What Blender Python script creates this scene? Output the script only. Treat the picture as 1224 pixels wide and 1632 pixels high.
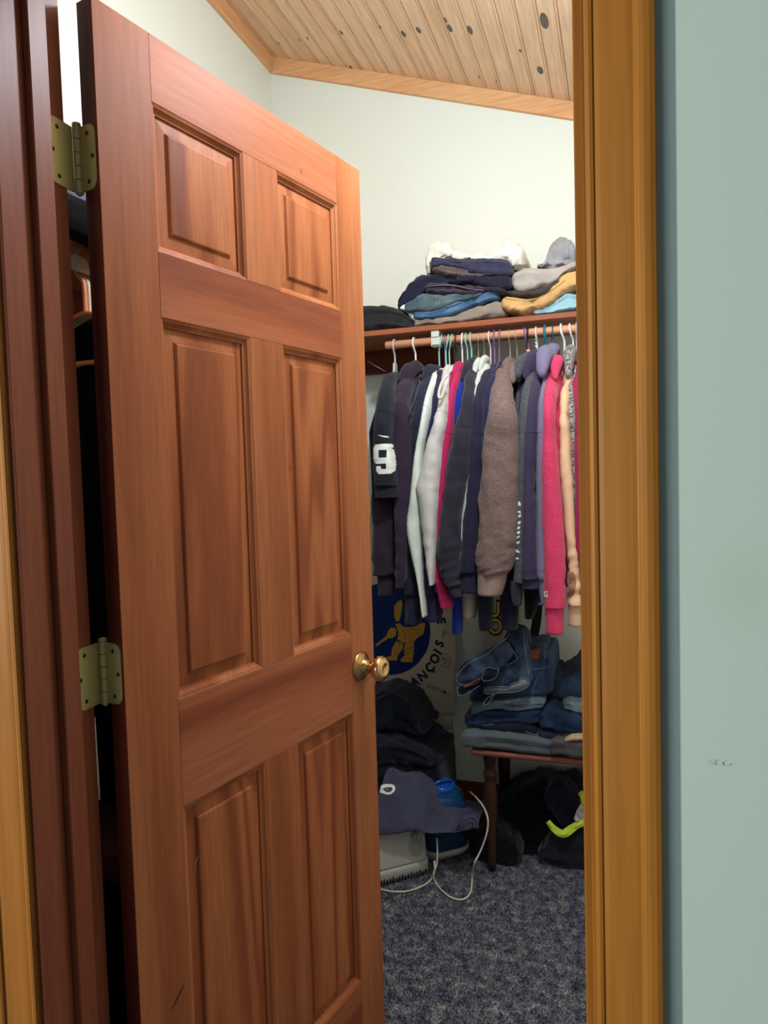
import bpy, bmesh, math, random
from mathutils import Vector, Matrix, noise
from mathutils.bvhtree import BVHTree
from mathutils.geometry import intersect_point_line

# ------------------------------------------------------------------ scene, camera, light
S = bpy.context.scene
COL = S.collection
for o in list(bpy.data.objects):
    bpy.data.objects.remove(o)

cam_data = bpy.data.cameras.new('camera')
cam_data.sensor_fit = 'VERTICAL'
cam_data.sensor_height = 24.0
cam_data.sensor_width = 18.0
cam_data.lens = 16.658
cam_data.clip_start = 0.02
cam = bpy.data.objects.new('camera', cam_data)
COL.objects.link(cam)
RIGHT, UP, FWD = Vector([0.9493019356092569, 0.3130178468710492, -0.02908027834685253]), Vector([0.011026356964642634, 0.05929374658497622, 0.9981796787492744]), Vector([-0.3141723324874523, 0.9478945506521962, -0.05283622188673867])
m = Matrix.Identity(4)
for i in range(3):
    m[i][0], m[i][1], m[i][2] = RIGHT[i], UP[i], -FWD[i]
m[0][3], m[1][3], m[2][3] = 0.0, 0.0, 1.3579
cam.matrix_world = m
S.camera = cam

world = bpy.data.worlds.new('world')
S.world = world
world.use_nodes = True
bg = world.node_tree.nodes['Background']
bg.inputs[0].default_value = (0.80, 0.88, 1.0, 1)
bg.inputs[1].default_value = 0.18

def lamp(name, kind, loc, power, color, radius=0.05):
    l = bpy.data.lights.new(name, kind)
    l.energy = power
    l.color = color
    if kind == 'POINT':
        l.shadow_soft_size = radius
    o = bpy.data.objects.new(name, l)
    o.location = loc
    COL.objects.link(o)
    return o

lamp('closet_bulb', 'POINT', (-0.19, 1.40, 2.40), 42, (0.76, 0.90, 1.04), 0.05)
lamp('bedroom_lamp', 'POINT', (-2.25, -1.15, 1.55), 315, (1.0, 0.95, 0.86), 0.06)
fill = lamp('bedroom_fill', 'AREA', (-1.9, -2.2, 1.5), 40, (0.92, 0.98, 1.0))  # unseen area light added to soften the shadow on the teal wall
fill.data.shape = 'RECTANGLE'; fill.data.size = 1.4; fill.data.size_y = 1.2
fill.rotation_euler = (math.pi / 2, 0, -0.62)

S.view_settings.view_transform = 'Standard'
S.view_settings.look = 'None'
S.view_settings.gamma = 1.0
S.view_settings.use_curve_mapping = False
S.view_settings.exposure = 0.0

# ------------------------------------------------------------------ helpers
def lin(c):
    return tuple(((v / 255) / 12.92) if v / 255 <= 0.04045 else (((v / 255) + 0.055) / 1.055) ** 2.4 for v in c)

def tag(o, label=None, cat=None, group=None, kind=None):
    if label: o['label'] = label
    if cat: o['category'] = cat
    if group: o['group'] = group
    if kind: o['kind'] = kind
    return o

def empty(name, loc=(0, 0, 0), rot=(0, 0, 0), parent=None):
    o = bpy.data.objects.new(name, None)
    o.empty_display_size = 0.05
    o.location = loc
    o.rotation_euler = rot
    COL.objects.link(o)
    if parent: o.parent = parent
    return o

def add(name, vf, mat, parent=None, smooth=True, local=None):
    """One mesh object from (verts, faces). Verts are in the parent's frame unless local is given (then world -> local)."""
    vs, fs = vf
    if local is not None:
        vs = [local @ Vector(v) for v in vs]
    me = bpy.data.meshes.new(name)
    me.from_pydata([tuple(v) for v in vs], [], fs)
    me.update()
    if smooth:
        me.polygons.foreach_set('use_smooth', [True] * len(me.polygons))
    me.materials.append(mat)
    o = bpy.data.objects.new(name, me)
    COL.objects.link(o)
    if parent: o.parent = parent
    bm = bmesh.new(); bm.from_mesh(me)
    bmesh.ops.recalc_face_normals(bm, faces=bm.faces)
    bm.to_mesh(me); bm.free()
    return o

def shade_auto(o, angle=0.6):
    me = o.data
    bm = bmesh.new(); bm.from_mesh(me)
    for e in bm.edges:
        if len(e.link_faces) == 2 and e.calc_face_angle(0) > angle:
            e.smooth = False
    bm.to_mesh(me); bm.free()
    return o

def join(*parts):
    V, Fc = [], []
    for vs, fs in parts:
        n = len(V)
        V += list(vs)
        Fc += [tuple(i + n for i in f) for f in fs]
    return V, Fc

def box(x0, x1, y0, y1, z0, z1, b=0.0):
    bm = bmesh.new()
    bmesh.ops.create_cube(bm, size=1)
    for v in bm.verts:
        v.co = Vector(((x0 + x1) / 2 + v.co.x * (x1 - x0), (y0 + y1) / 2 + v.co.y * (y1 - y0), (z0 + z1) / 2 + v.co.z * (z1 - z0)))
    if b > 0:
        bmesh.ops.bevel(bm, geom=list(bm.edges), offset=b, segments=1, affect='EDGES', profile=0.5)
    bm.verts.ensure_lookup_table()
    vs = [v.co.copy() for v in bm.verts]
    fs = [tuple(v.index for v in f.verts) for f in bm.faces]
    bm.free()
    return vs, fs

def loft(rings, closed=True, cap=True, loop=False):
    n = len(rings[0]); V = [p for r in rings for p in r]; Fc = []
    m_ = len(rings)
    for i in range(m_ if loop else m_ - 1):
        a, b = i * n, ((i + 1) % m_) * n
        for k in range(n if closed else n - 1):
            k2 = (k + 1) % n
            Fc.append((a + k, a + k2, b + k2, b + k))
    if cap and closed and not loop:
        Fc.append(tuple(range(n)))
        Fc.append(tuple((m_ - 1) * n + k for k in range(n)))
    return V, Fc

def smooth_path(pts, sub=6):
    P = [Vector(p) for p in pts]; out = []
    for i in range(len(P) - 1):
        p0, p1, p2, p3 = P[max(i - 1, 0)], P[i], P[i + 1], P[min(i + 2, len(P) - 1)]
        for s in range(sub):
            t = s / sub
            out.append(0.5 * ((2 * p1) + (p2 - p0) * t + (2 * p0 - 5 * p1 + 4 * p2 - p3) * t * t + (3 * p1 - p0 - 3 * p2 + p3) * t ** 3))
    out.append(P[-1])
    return out

def tube(pts, r, n=8, closed=False, flat=None):
    """Round tube along pts; r a number or list; flat scales one axis."""
    P = [Vector(p) for p in pts]; rings = []; up = None
    for i, p in enumerate(P):
        if closed:
            t = (P[(i + 1) % len(P)] - P[i - 1]).normalized()
        else:
            t = (P[min(i + 1, len(P) - 1)] - P[max(i - 1, 0)]).normalized()
        if up is None:
            up = Vector((0, 0, 1)) if abs(t.z) < 0.9 else Vector((1, 0, 0))
        side = t.cross(up)
        if side.length < 1e-5:
            side = t.orthogonal()
        side.normalize(); up = side.cross(t).normalized()
        rr = r[i] if isinstance(r, (list, tuple)) else r
        f = flat if flat else 1.0
        rings.append([p + side * (rr * math.cos(2 * math.pi * k / n)) + up * (rr * f * math.sin(2 * math.pi * k / n)) for k in range(n)])
    return loft(rings, True, not closed, closed)

def lathe(profile, n=24, axis='Z', at=(0, 0, 0)):
    """profile: (radius, height) pairs."""
    rings = []
    for r, h in profile:
        ring = []
        for k in range(n):
            a = 2 * math.pi * k / n
            if axis == 'Z': v = Vector((r * math.cos(a), r * math.sin(a), h))
            elif axis == 'Y': v = Vector((r * math.cos(a), h, r * math.sin(a)))
            else: v = Vector((h, r * math.cos(a), r * math.sin(a)))
            ring.append(v + Vector(at))
        rings.append(ring)
    return loft(rings)

def prism(poly, a0, a1, axis='Z'):
    """Extrude a 2D polygon. Z: poly is (x,y); Y: poly is (x,z); X: poly is (y,z)."""
    def mk(p, a):
        return Vector((p[0], p[1], a)) if axis == 'Z' else Vector((p[0], a, p[1])) if axis == 'Y' else Vector((a, p[0], p[1]))
    return loft([[mk(p, a0) for p in poly], [mk(p, a1) for p in poly]])

def interp(pts, x):
    if x <= pts[0][0]: return pts[0][1]
    for (xa, ya), (xb, yb) in zip(pts, pts[1:]):
        if x <= xb:
            t = (x - xa) / (xb - xa) if xb > xa else 0
            return ya + (yb - ya) * t
    return pts[-1][1]

def smooth_line(pts, sub=5):
    return [(p.x, p.y) for p in smooth_path([Vector((a, b, 0)) for a, b in pts], sub)]

# ------------------------------------------------------------------ materials
def nodes(name):
    mt = bpy.data.materials.new(name); mt.use_nodes = True
    nt = mt.node_tree; b = nt.nodes['Principled BSDF']
    return mt, nt, b

def N(nt, t, **kw):
    n = nt.nodes.new(t)
    for k, v in kw.items(): setattr(n, k, v)
    return n

def plain(name, rgb, rough=0.5, metal=0.0, spec=0.5):
    mt, nt, b = nodes(name)
    b.inputs['Roughness'].default_value = rough
    b.inputs['Metallic'].default_value = metal
    b.inputs['Specular IOR Level'].default_value = spec
    tc = N(nt, 'ShaderNodeTexCoord'); nz = N(nt, 'ShaderNodeTexNoise'); nz.inputs['Scale'].default_value = 35; nz.inputs['Detail'].default_value = 3
    mx = N(nt, 'ShaderNodeMix', data_type='RGBA')
    c = lin(rgb)
    mx.inputs['A'].default_value = tuple(v * 0.93 for v in c) + (1,)
    mx.inputs['B'].default_value = tuple(min(1, v * 1.07) for v in c) + (1,)
    nt.links.new(tc.outputs['Object'], nz.inputs['Vector'])
    nt.links.new(nz.outputs['Fac'], mx.inputs['Factor'])
    nt.links.new(mx.outputs['Result'], b.inputs['Base Color'])
    return mt

def wood(name, dark, mid, light, axis='Z', rough=0.38, freq=1.0, ring=22.0, coat=0.0, knots=False):
    mt, nt, b = nodes(name); L = nt.links.new
    tc = N(nt, 'ShaderNodeTexCoord'); oi = N(nt, 'ShaderNodeObjectInfo')
    off = N(nt, 'ShaderNodeVectorMath', operation='MULTIPLY_ADD')
    cmb = N(nt, 'ShaderNodeCombineXYZ')
    m1 = N(nt, 'ShaderNodeMath', operation='MULTIPLY'); m1.inputs[1].default_value = 37.0
    L(oi.outputs['Random'], m1.inputs[0])
    for i in range(3): L(m1.outputs[0], cmb.inputs[i])
    ad = N(nt, 'ShaderNodeVectorMath', operation='ADD')
    L(tc.outputs['Object'], ad.inputs[0]); L(cmb.outputs[0], ad.inputs[1])
    mp = N(nt, 'ShaderNodeMapping')
    sc = {'X': (0.55, 9, 9), 'Y': (9, 0.55, 9), 'Z': (9, 9, 0.55)}[axis]
    mp.inputs['Scale'].default_value = tuple(s * freq for s in sc)
    L(ad.outputs[0], mp.inputs['Vector'])
    n1 = N(nt, 'ShaderNodeTexNoise'); n1.inputs['Scale'].default_value = 0.55; n1.inputs['Detail'].default_value = 1.5; n1.inputs['Roughness'].default_value = 0.4
    L(mp.outputs[0], n1.inputs['Vector'])
    mu = N(nt, 'ShaderNodeMath', operation='MULTIPLY'); mu.inputs[1].default_value = ring * 6.28
    sn = N(nt, 'ShaderNodeMath', operation='SINE')
    L(n1.outputs['Fac'], mu.inputs[0]); L(mu.outputs[0], sn.inputs[0])
    mr = N(nt, 'ShaderNodeMapRange'); mr.inputs['From Min'].default_value = -1; mr.inputs['From Max'].default_value = 1
    L(sn.outputs[0], mr.inputs['Value'])
    rp = N(nt, 'ShaderNodeValToRGB')
    e = rp.color_ramp.elements
    e[0].position = 0.0; e[0].color = lin(light) + (1,)
    e[1].position = 1.0; e[1].color = lin(dark) + (1,)
    k = e.new(0.62); k.color = lin(mid) + (1,)
    L(mr.outputs[0], rp.inputs['Fac'])
    # broad tone drift and fine fibre
    n2 = N(nt, 'ShaderNodeTexNoise'); n2.inputs['Scale'].default_value = 0.35; n2.inputs['Detail'].default_value = 2
    L(mp.outputs[0], n2.inputs['Vector'])
    n3 = N(nt, 'ShaderNodeTexNoise'); n3.inputs['Scale'].default_value = 14; n3.inputs['Detail'].default_value = 3
    L(mp.outputs[0], n3.inputs['Vector'])
    mx = N(nt, 'ShaderNodeMix', data_type='RGBA'); mx.inputs['B'].default_value = lin(mid) + (1,)
    L(n2.outputs['Fac'], mx.inputs['Factor']); L(rp.outputs['Color'], mx.inputs['A'])
    hs = N(nt, 'ShaderNodeHueSaturation')
    v = N(nt, 'ShaderNodeMapRange'); v.inputs['From Min'].default_value = 0.3; v.inputs['From Max'].default_value = 0.7; v.inputs['To Min'].default_value = 0.86; v.inputs['To Max'].default_value = 1.12
    L(n3.outputs['Fac'], v.inputs['Value']); L(v.outputs[0], hs.inputs['Value'])
    L(mx.outputs['Result'], hs.inputs['Color']); L(hs.outputs['Color'], b.inputs['Base Color'])
    b.inputs['Roughness'].default_value = rough; b.inputs['Specular IOR Level'].default_value = 0.2
    b.inputs['Coat Weight'].default_value = coat; b.inputs['Coat Roughness'].default_value = 0.25
    bp = N(nt, 'ShaderNodeBump'); bp.inputs['Strength'].default_value = 0.06; bp.inputs['Distance'].default_value = 0.002
    L(n3.outputs['Fac'], bp.inputs['Height']); L(bp.outputs[0], b.inputs['Normal'])
    return mt

def fabric(name, rgb, rgb2=None, scale=240.0, bump=0.25, heather=0.0, stretch=(1, 1, 1), rough=0.95, sheen=0.15):
    """Woven or knitted cloth; rgb2 mottles it (heather, faded denim)."""
    mt, nt, b = nodes(name); L = nt.links.new
    tc = N(nt, 'ShaderNodeTexCoord'); mp = N(nt, 'ShaderNodeMapping'); mp.inputs['Scale'].default_value = stretch
    L(tc.outputs['Object'], mp.inputs['Vector'])
    n1 = N(nt, 'ShaderNodeTexNoise'); n1.inputs['Scale'].default_value = scale; n1.inputs['Detail'].default_value = 2
    n2 = N(nt, 'ShaderNodeTexNoise'); n2.inputs['Scale'].default_value = 14; n2.inputs['Detail'].default_value = 4
    L(mp.outputs[0], n1.inputs['Vector']); L(tc.outputs['Object'], n2.inputs['Vector'])
    c = lin(rgb); c2 = lin(rgb2) if rgb2 else tuple(min(1, x * 1.18) for x in c)
    mx = N(nt, 'ShaderNodeMix', data_type='RGBA'); mx.inputs['A'].default_value = c + (1,); mx.inputs['B'].default_value = c2 + (1,)
    sw = N(nt, 'ShaderNodeMapRange'); sw.inputs['From Min'].default_value = 0.38; sw.inputs['From Max'].default_value = 0.62
    mixf = N(nt, 'ShaderNodeMix', data_type='FLOAT'); mixf.inputs['Factor'].default_value = heather
    L(n2.outputs['Fac'], mixf.inputs['A']); L(n1.outputs['Fac'], mixf.inputs['B']); L(mixf.outputs['Result'], sw.inputs['Value'])
    L(sw.outputs[0], mx.inputs['Factor']); L(mx.outputs['Result'], b.inputs['Base Color'])
    b.inputs['Roughness'].default_value = rough
    b.inputs['Specular IOR Level'].default_value = 0.15
    b.inputs['Sheen Weight'].default_value = sheen; b.inputs['Sheen Roughness'].default_value = 0.5
    bp = N(nt, 'ShaderNodeBump'); bp.inputs['Strength'].default_value = bump; bp.inputs['Distance'].default_value = 0.001
    L(n1.outputs['Fac'], bp.inputs['Height']); L(bp.outputs[0], b.inputs['Normal'])
    return mt

def wall_paint(name, rgb, spots=()):
    mt, nt, b = nodes(name); L = nt.links.new
    tc = N(nt, 'ShaderNodeTexCoord')
    n = N(nt, 'ShaderNodeTexNoise'); n.inputs['Scale'].default_value = 260; n.inputs['Detail'].default_value = 3
    n2 = N(nt, 'ShaderNodeTexNoise'); n2.inputs['Scale'].default_value = 2.5; n2.inputs['Detail'].default_value = 3
    L(tc.outputs['Object'], n.inputs['Vector']); L(tc.outputs['Object'], n2.inputs['Vector'])
    mx = N(nt, 'ShaderNodeMix', data_type='RGBA'); c = lin(rgb)
    mx.inputs['A'].default_value = tuple(v * 0.96 for v in c) + (1,); mx.inputs['B'].default_value = c + (1,)
    L(n2.outputs['Fac'], mx.inputs['Factor'])
    last = mx.outputs['Result']
    for (p, rad, srgb, amt, brk) in spots:                       # stains that stay put on the paint
        d = N(nt, 'ShaderNodeVectorMath', operation='DISTANCE'); d.inputs[1].default_value = p
        sc = N(nt, 'ShaderNodeVectorMath', operation='MULTIPLY'); sc.inputs[1].default_value = (1, 1, brk[0])
        d.inputs[1].default_value = (p[0], p[1], p[2] * brk[0])
        L(tc.outputs['Object'], sc.inputs[0]); L(sc.outputs[0], d.inputs[0])
        r = N(nt, 'ShaderNodeMapRange', interpolation_type='SMOOTHSTEP'); r.inputs['From Min'].default_value = rad; r.inputs['From Max'].default_value = 0.0; r.inputs['To Max'].default_value = amt
        L(d.outputs['Value'], r.inputs['Value'])
        f = r.outputs[0]
        if brk[1]:
            nn = N(nt, 'ShaderNodeTexNoise'); nn.inputs['Scale'].default_value = brk[1]
            L(tc.outputs['Object'], nn.inputs['Vector'])
            r2 = N(nt, 'ShaderNodeMapRange'); r2.inputs['From Min'].default_value = 0.5; r2.inputs['From Max'].default_value = 0.6
            L(nn.outputs['Fac'], r2.inputs['Value'])
            mu = N(nt, 'ShaderNodeMath', operation='MULTIPLY'); L(f, mu.inputs[0]); L(r2.outputs[0], mu.inputs[1]); f = mu.outputs[0]
        m2 = N(nt, 'ShaderNodeMix', data_type='RGBA'); m2.inputs['B'].default_value = lin(srgb) + (1,)
        L(f, m2.inputs['Factor']); L(last, m2.inputs['A']); last = m2.outputs['Result']
    L(last, b.inputs['Base Color'])
    b.inputs['Roughness'].default_value = 0.75; b.inputs['Specular IOR Level'].default_value = 0.25
    bp = N(nt, 'ShaderNodeBump'); bp.inputs['Strength'].default_value = 0.08; bp.inputs['Distance'].default_value = 0.001
    L(n.outputs['Fac'], bp.inputs['Height']); L(bp.outputs[0], b.inputs['Normal'])
    return mt

def carpet_mat(name):
    mt, nt, b = nodes(name); L = nt.links.new
    g = N(nt, 'ShaderNodeNewGeometry')
    n1 = N(nt, 'ShaderNodeTexNoise'); n1.inputs['Scale'].default_value = 30; n1.inputs['Detail'].default_value = 5; n1.inputs['Roughness'].default_value = 0.72
    n2 = N(nt, 'ShaderNodeTexNoise'); n2.inputs['Scale'].default_value = 210; n2.inputs['Detail'].default_value = 1
    L(g.outputs['Position'], n1.inputs['Vector']); L(g.outputs['Position'], n2.inputs['Vector'])
    ma = N(nt, 'ShaderNodeMath', operation='MULTIPLY_ADD'); ma.inputs[1].default_value = 0.6
    mb = N(nt, 'ShaderNodeMath', operation='MULTIPLY'); mb.inputs[1].default_value = 0.4
    L(n2.outputs['Fac'], mb.inputs[0]); L(n1.outputs['Fac'], ma.inputs[0]); L(mb.outputs[0], ma.inputs[2])
    rp = N(nt, 'ShaderNodeValToRGB'); e = rp.color_ramp.elements
    e[0].position = 0.34; e[0].color = lin((46, 49, 64)) + (1,)
    e[1].position = 0.68; e[1].color = lin((206, 196, 178)) + (1,)
    k = e.new(0.45); k.color = lin((80, 84, 100)) + (1,)
    k = e.new(0.55); k.color = lin((122, 124, 130)) + (1,)
    L(ma.outputs[0], rp.inputs['Fac']); L(rp.outputs['Color'], b.inputs['Base Color'])
    b.inputs['Roughness'].default_value = 1.0; b.inputs['Specular IOR Level'].default_value = 0.05
    return mt

M = {}
M['door_v'] = wood('door_wood_upright', (130, 68, 38), (166, 96, 56), (182, 116, 74), 'Z', 0.55, 1.0, 4, 0.0)
M['door_p'] = wood('door_wood_panel', (104, 48, 24), (164, 92, 52), (182, 114, 70), 'Z', 0.55, 1.7, 7, 0.0)
M['door_h'] = wood('door_wood_level', (126, 64, 40), (162, 90, 56), (178, 110, 74), 'X', 0.55, 0.9, 4, 0.0)
M['door_edge'] = wood('door_edge_wood', (58, 18, 10), (84, 30, 17), (100, 42, 24), 'Z', 0.5, 2.0, 5)  # darker edge finish, with shade mixed into the colour
M['jamb'] = wood('jamb_wood', (104, 52, 32), (126, 68, 44), (140, 80, 54), 'Z', 0.45, 1.0, 2)
M['casing'] = wood('casing_pine', (94, 54, 14), (134, 86, 27), (152, 104, 38), 'Z', 0.5, 0.62, 3)
M['ceil'] = wood('ceiling_pine', (214, 170, 130), (228, 186, 148), (234, 196, 160), 'Y', 0.55, 0.8, 3)
M['trim_wood'] = wood('crown_pine', (216, 158, 108), (224, 170, 120), (230, 180, 132), 'X', 0.5, 1.0, 3)
M['trim_wood_y'] = wood('crown_pine_side', (216, 158, 108), (224, 170, 120), (230, 180, 132), 'Y', 0.5, 1.0, 3)
M['shelf'] = wood('shelf_wood', (128, 66, 42), (158, 90, 60), (178, 110, 74), 'X', 0.4, 1.0, 4)
M['cleat'] = wood('cleat_wood', (92, 40, 30), (118, 56, 42), (134, 70, 52), 'X', 0.45, 1.0, 4)
M['rod'] = wood('rod_wood', (214, 150, 112), (230, 168, 130), (236, 178, 142), 'X', 0.5, 1.0, 3)
M['bench'] = wood('bench_wood', (84, 42, 30), (128, 72, 56), (148, 88, 70), 'X', 0.35, 1.0, 4)
M['bench_leg'] = wood('bench_leg_wood', (40, 22, 16), (62, 38, 28), (76, 48, 36), 'Z', 0.35, 1.0, 4)
M['base'] = wood('baseboard_wood', (92, 44, 22), (130, 70, 40), (146, 84, 50), 'X', 0.45, 1.0, 3)
M['knot'] = plain('knot_dark', (96, 80, 72), 0.6)
M['white'] = wall_paint('closet_white_paint', (236, 238, 226))
M['teal'] = wall_paint('teal_wall_paint', (165, 186, 176),
    spots=[((0.0901, 0.73, 1.0735), 0.018, (70, 80, 74), 0.9, (4.0, 300)),
           ((0.1094, 0.73, 1.2435), 0.05, (150, 160, 120), 0.22, (0.7, 0))])
M['carpet'] = carpet_mat('carpet_blue_fleck')
M['brass'] = plain('worn_brass', (186, 180, 122), 0.5, 0.6)
M['brass_dark'] = plain('dark_brass', (190, 156, 104), 0.28, 1.0)
M['brass_knob'] = plain('polished_brass', (232, 192, 136), 0.2, 1.0)
M['screw'] = plain('screw_dark', (60, 52, 34), 0.4, 0.8)
M['scratch'] = plain('scratch_pale', (206, 160, 128), 0.6)
M['gouge'] = plain('gouge_dark', (24, 12, 12), 0.8)

# ------------------------------------------------------------------ room shell
def structure(o, label=None):
    return tag(o, label, None, None, 'structure')

XL, XR, YB, YF0, YF1 = -1.348, 0.95, 2.75, 0.73, 0.848
floor = structure(add('floor', box(-2.4, 2.4, -2.4, 2.85, -0.06, 0.0), M['carpet'], smooth=False), 'dark blue flecked carpet running into the closet')
structure(add('wall_back', box(XL - 0.1, XR + 0.1, YB, YB + 0.1, 0, 3.5), M['white'], smooth=False), 'white painted closet wall behind the hanging clothes')
structure(add('wall_left', box(XL - 0.1, XL, YF0, YB, 0, 3.5), M['white'], smooth=False), 'white painted side wall of the closet behind the door')
structure(add('wall_right', box(XR, XR + 0.1, YF0, YB, 0, 3.5), M['white'], smooth=False), 'white painted closet side wall hidden past the door frame')
JL, JR, HEAD = -0.745, -0.0304, 2.050
wf = add('wall_front', join(box(-2.4, JL - 0.018, YF0, YF1, 0, 3.5), box(JR + 0.018, 2.4, YF0, YF1, 0, 3.5), box(JL - 0.018, JR + 0.018, YF0, YF1, HEAD + 0.018, 3.5)), M['white'], smooth=False)
wf.data.materials.append(M['teal'])
for p in wf.data.polygons:
    if p.normal.y < -0.5: p.material_index = 1
structure(wf, 'pale teal bedroom wall around the closet doorway')

# carpet pile: too fine to count, one joined stuff part
rnd = random.Random(5)
V, Fc = [], []
for i in range(60000):
    x = rnd.uniform(-1.0, 0.25); y = rnd.uniform(1.0, 2.74)
    a = rnd.uniform(0, 6.28); h = rnd.uniform(0.005, 0.010); w = 0.0022
    dx, dy = w * math.cos(a), w * math.sin(a); tx, ty = rnd.uniform(-.004, .004), rnd.uniform(-.004, .004)
    n = len(V)
    V += [(x - dx, y - dy, 0), (x + dx, y + dy, 0), (x + tx, y + ty, h)]
    Fc.append((n, n + 1, n + 2))
me = bpy.data.meshes.new('carpet_pile'); me.from_pydata(V, [], Fc); me.materials.append(M['carpet'])
pile = bpy.data.objects.new('carpet_pile', me); COL.objects.link(pile); pile.parent = floor; tag(pile, kind='stuff')

# sloped board ceiling: every board a part, knots as sub-parts
SL = -0.3384
def ceil_z(x): return 3.0565 + SL * (x + 1.2539)
ceil = structure(add('ceiling', prism([(XL - 0.1, ceil_z(XL - 0.1) + 0.012), (XR + 0.1, ceil_z(XR + 0.1) + 0.012), (XR + 0.1, ceil_z(XR + 0.1) + 0.08), (XL - 0.1, ceil_z(XL - 0.1) + 0.08)], YF0, YB + 0.1, 'Y'), M['ceil'], smooth=False), 'sloping knotty pine board ceiling of the closet')
seams = [-1.348, -1.312, -1.2539, -1.1986, -1.1222, -1.0684, -1.0072, -0.9442, -0.8862, -0.8259, -0.7663, -0.703, -0.6415, -0.5794, -0.5187, -0.4526, -0.3967, -0.336, -0.2756, -0.2131, -0.1531]
while seams[-1] < XR - 0.06: seams.append(seams[-1] + 0.0612)
seams.append(XR)
planks = []
for xa, xb in zip(seams, seams[1:]):
    def q(x, d): return (x, ceil_z(x) + d)
    prof = [q(xa + .0007, .012), q(xa + .0007, .0035), q(xa + .0035, 0), q(xb - .0100, 0), q(xb - .0085, .0035), q(xb - .0070, .0008), q(xb - .0040, .0004), q(xb - .0007, .0035), q(xb - .0007, .012)]
    planks.append((xa, xb, add('plank', prism(prof, YF1, YB, 'Y'), M['ceil'], ceil, smooth=False)))
KNOTS = [(-0.2012, 2.2536, 13), (-0.2382, 2.5437, 8), (-0.4423, 2.3539, 8), (-0.5089, 2.3578, 7), (-0.5132, 2.3141, 5), (-0.6843, 2.4283, 6), (-0.6215, 2.3926, 6), (-0.4005, 2.6647, 4), (-0.2916, 2.4378, 3), (-0.4653, 2.6522, 3), (-1.074, 2.3478, 5), (-1.1329, 2.5684, 4), (-1.0924, 2.5467, 3), (-0.9287, 2.4743, 4), (-0.9864, 2.7218, 4), (-0.7605, 2.4042, 3), (-1.3305, 2.6135, 3), (-1.2449, 2.6155, 3)]
for (kx, ky, kr) in KNOTS:
    for xa, xb, o in planks:
        if xa <= kx < xb:
            r = kr * 0.0021; ex = min(kx + r * 0.62, xb - 0.011) ; sx = max(kx - r * 0.62, xa + 0.0036)
            ring = []; ring2 = []
            for k in range(14):
                a = 2 * math.pi * k / 14
                x = (sx + ex) / 2 + (ex - sx) / 2 * math.cos(a); y = ky + r * 1.5 * math.sin(a)
                ring.append((x, y, ceil_z(x) + 0.001)); ring2.append((x, y, ceil_z(x) - 0.0004))
            add('knot', loft([ring, ring2]), M['knot'], o, smooth=False)

def crown(x): return 3.0258 - 0.3364 * (x + 1.3482)
structure(add('trim_1', prism([(XL, crown(XL)), (XR, crown(XR)), (XR, ceil_z(XR) + .002), (XL, ceil_z(XL) + .002)], YB - 0.018, YB, 'Y'), M['trim_wood'], smooth=False), 'pine crown board along the top of the back wall')
structure(add('trim_2', box(XL, XL + 0.018, YF1, YB - 0.018, 3.0258, 3.0885, 0.001), M['trim_wood_y'], smooth=False), 'pine crown board along the top of the left wall')
structure(add('baseboard_back', box(XL, XR, YB - 0.013, YB, 0, 0.12, 0.002), M['base'], smooth=False), 'brown wooden baseboard under the back wall')
structure(add('baseboard_left', box(XL, XL + 0.013, YF1, YB - 0.013, 0, 0.12, 0.002), M['base'], smooth=False), 'brown wooden baseboard under the left wall')

# door frame: jambs, stops, casings
frame = structure(empty('trim_3'), 'wooden door frame around the closet opening')
def part(name, vf, mat, parent, smooth=False):
    return add(name, vf, mat, parent, smooth)
part('jamb', box(JL - 0.018, JL, YF0, 0.8505, 0, HEAD + 0.018, 0.001), M['jamb'], frame)
part('jamb', box(JR, JR + 0.018, YF0, 0.8505, 0, HEAD + 0.018, 0.001), M['casing'], frame)  # casing orange on this jamb paints in the warm lamplight
part('jamb', box(JL, JR, YF0, 0.8505, HEAD, HEAD + 0.018, 0.001), M['door_h'], frame)
part('stop', box(JL, JL + 0.011, 0.7805, 0.8144, 0, HEAD, 0.0015), M['jamb'], frame)
part('stop', box(JR - 0.010, JR, 0.7805, 0.8144, 0, HEAD, 0.0015), M['casing'], frame)  # same orange here, carrying the lamplight in the colour
part('stop', box(JL + 0.011, JR - 0.010, 0.7805, 0.8144, HEAD - 0.011, HEAD, 0.0015), M['door_h'], frame)
CP = [(0, 0), (0, .007), (.0015, .0095), (.0045, .0105), (.0080, .0098), (.0095, .0080), (.0110, .0086), (.0150, .0096), (.0300, .0112), (.0440, .0122), (.0485, .0120), (.0500, .0128), (.0510, .0150), (.0535, .0168), (.0580, .0176), (.0640, .0172), (.0690, .0155), (.0708, .0128), (.0712, 0)]
ci, co = -0.7515, -0.0270
part('casing', prism([(co + t * 0.900, YF0 - d) for t, d in CP], 0, HEAD + 0.006 + 0.0712, 'Z'), M['casing'], frame)
part('casing', prism([(ci - t, YF0 - d) for t, d in CP], 0, HEAD + 0.006 + 0.0712, 'Z'), M['casing'], frame)
part('casing', prism([(YF0 - d, HEAD + 0.006 + t) for t, d in CP], ci + .0005, co - .0005, 'X'), M['casing'], frame)

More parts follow.
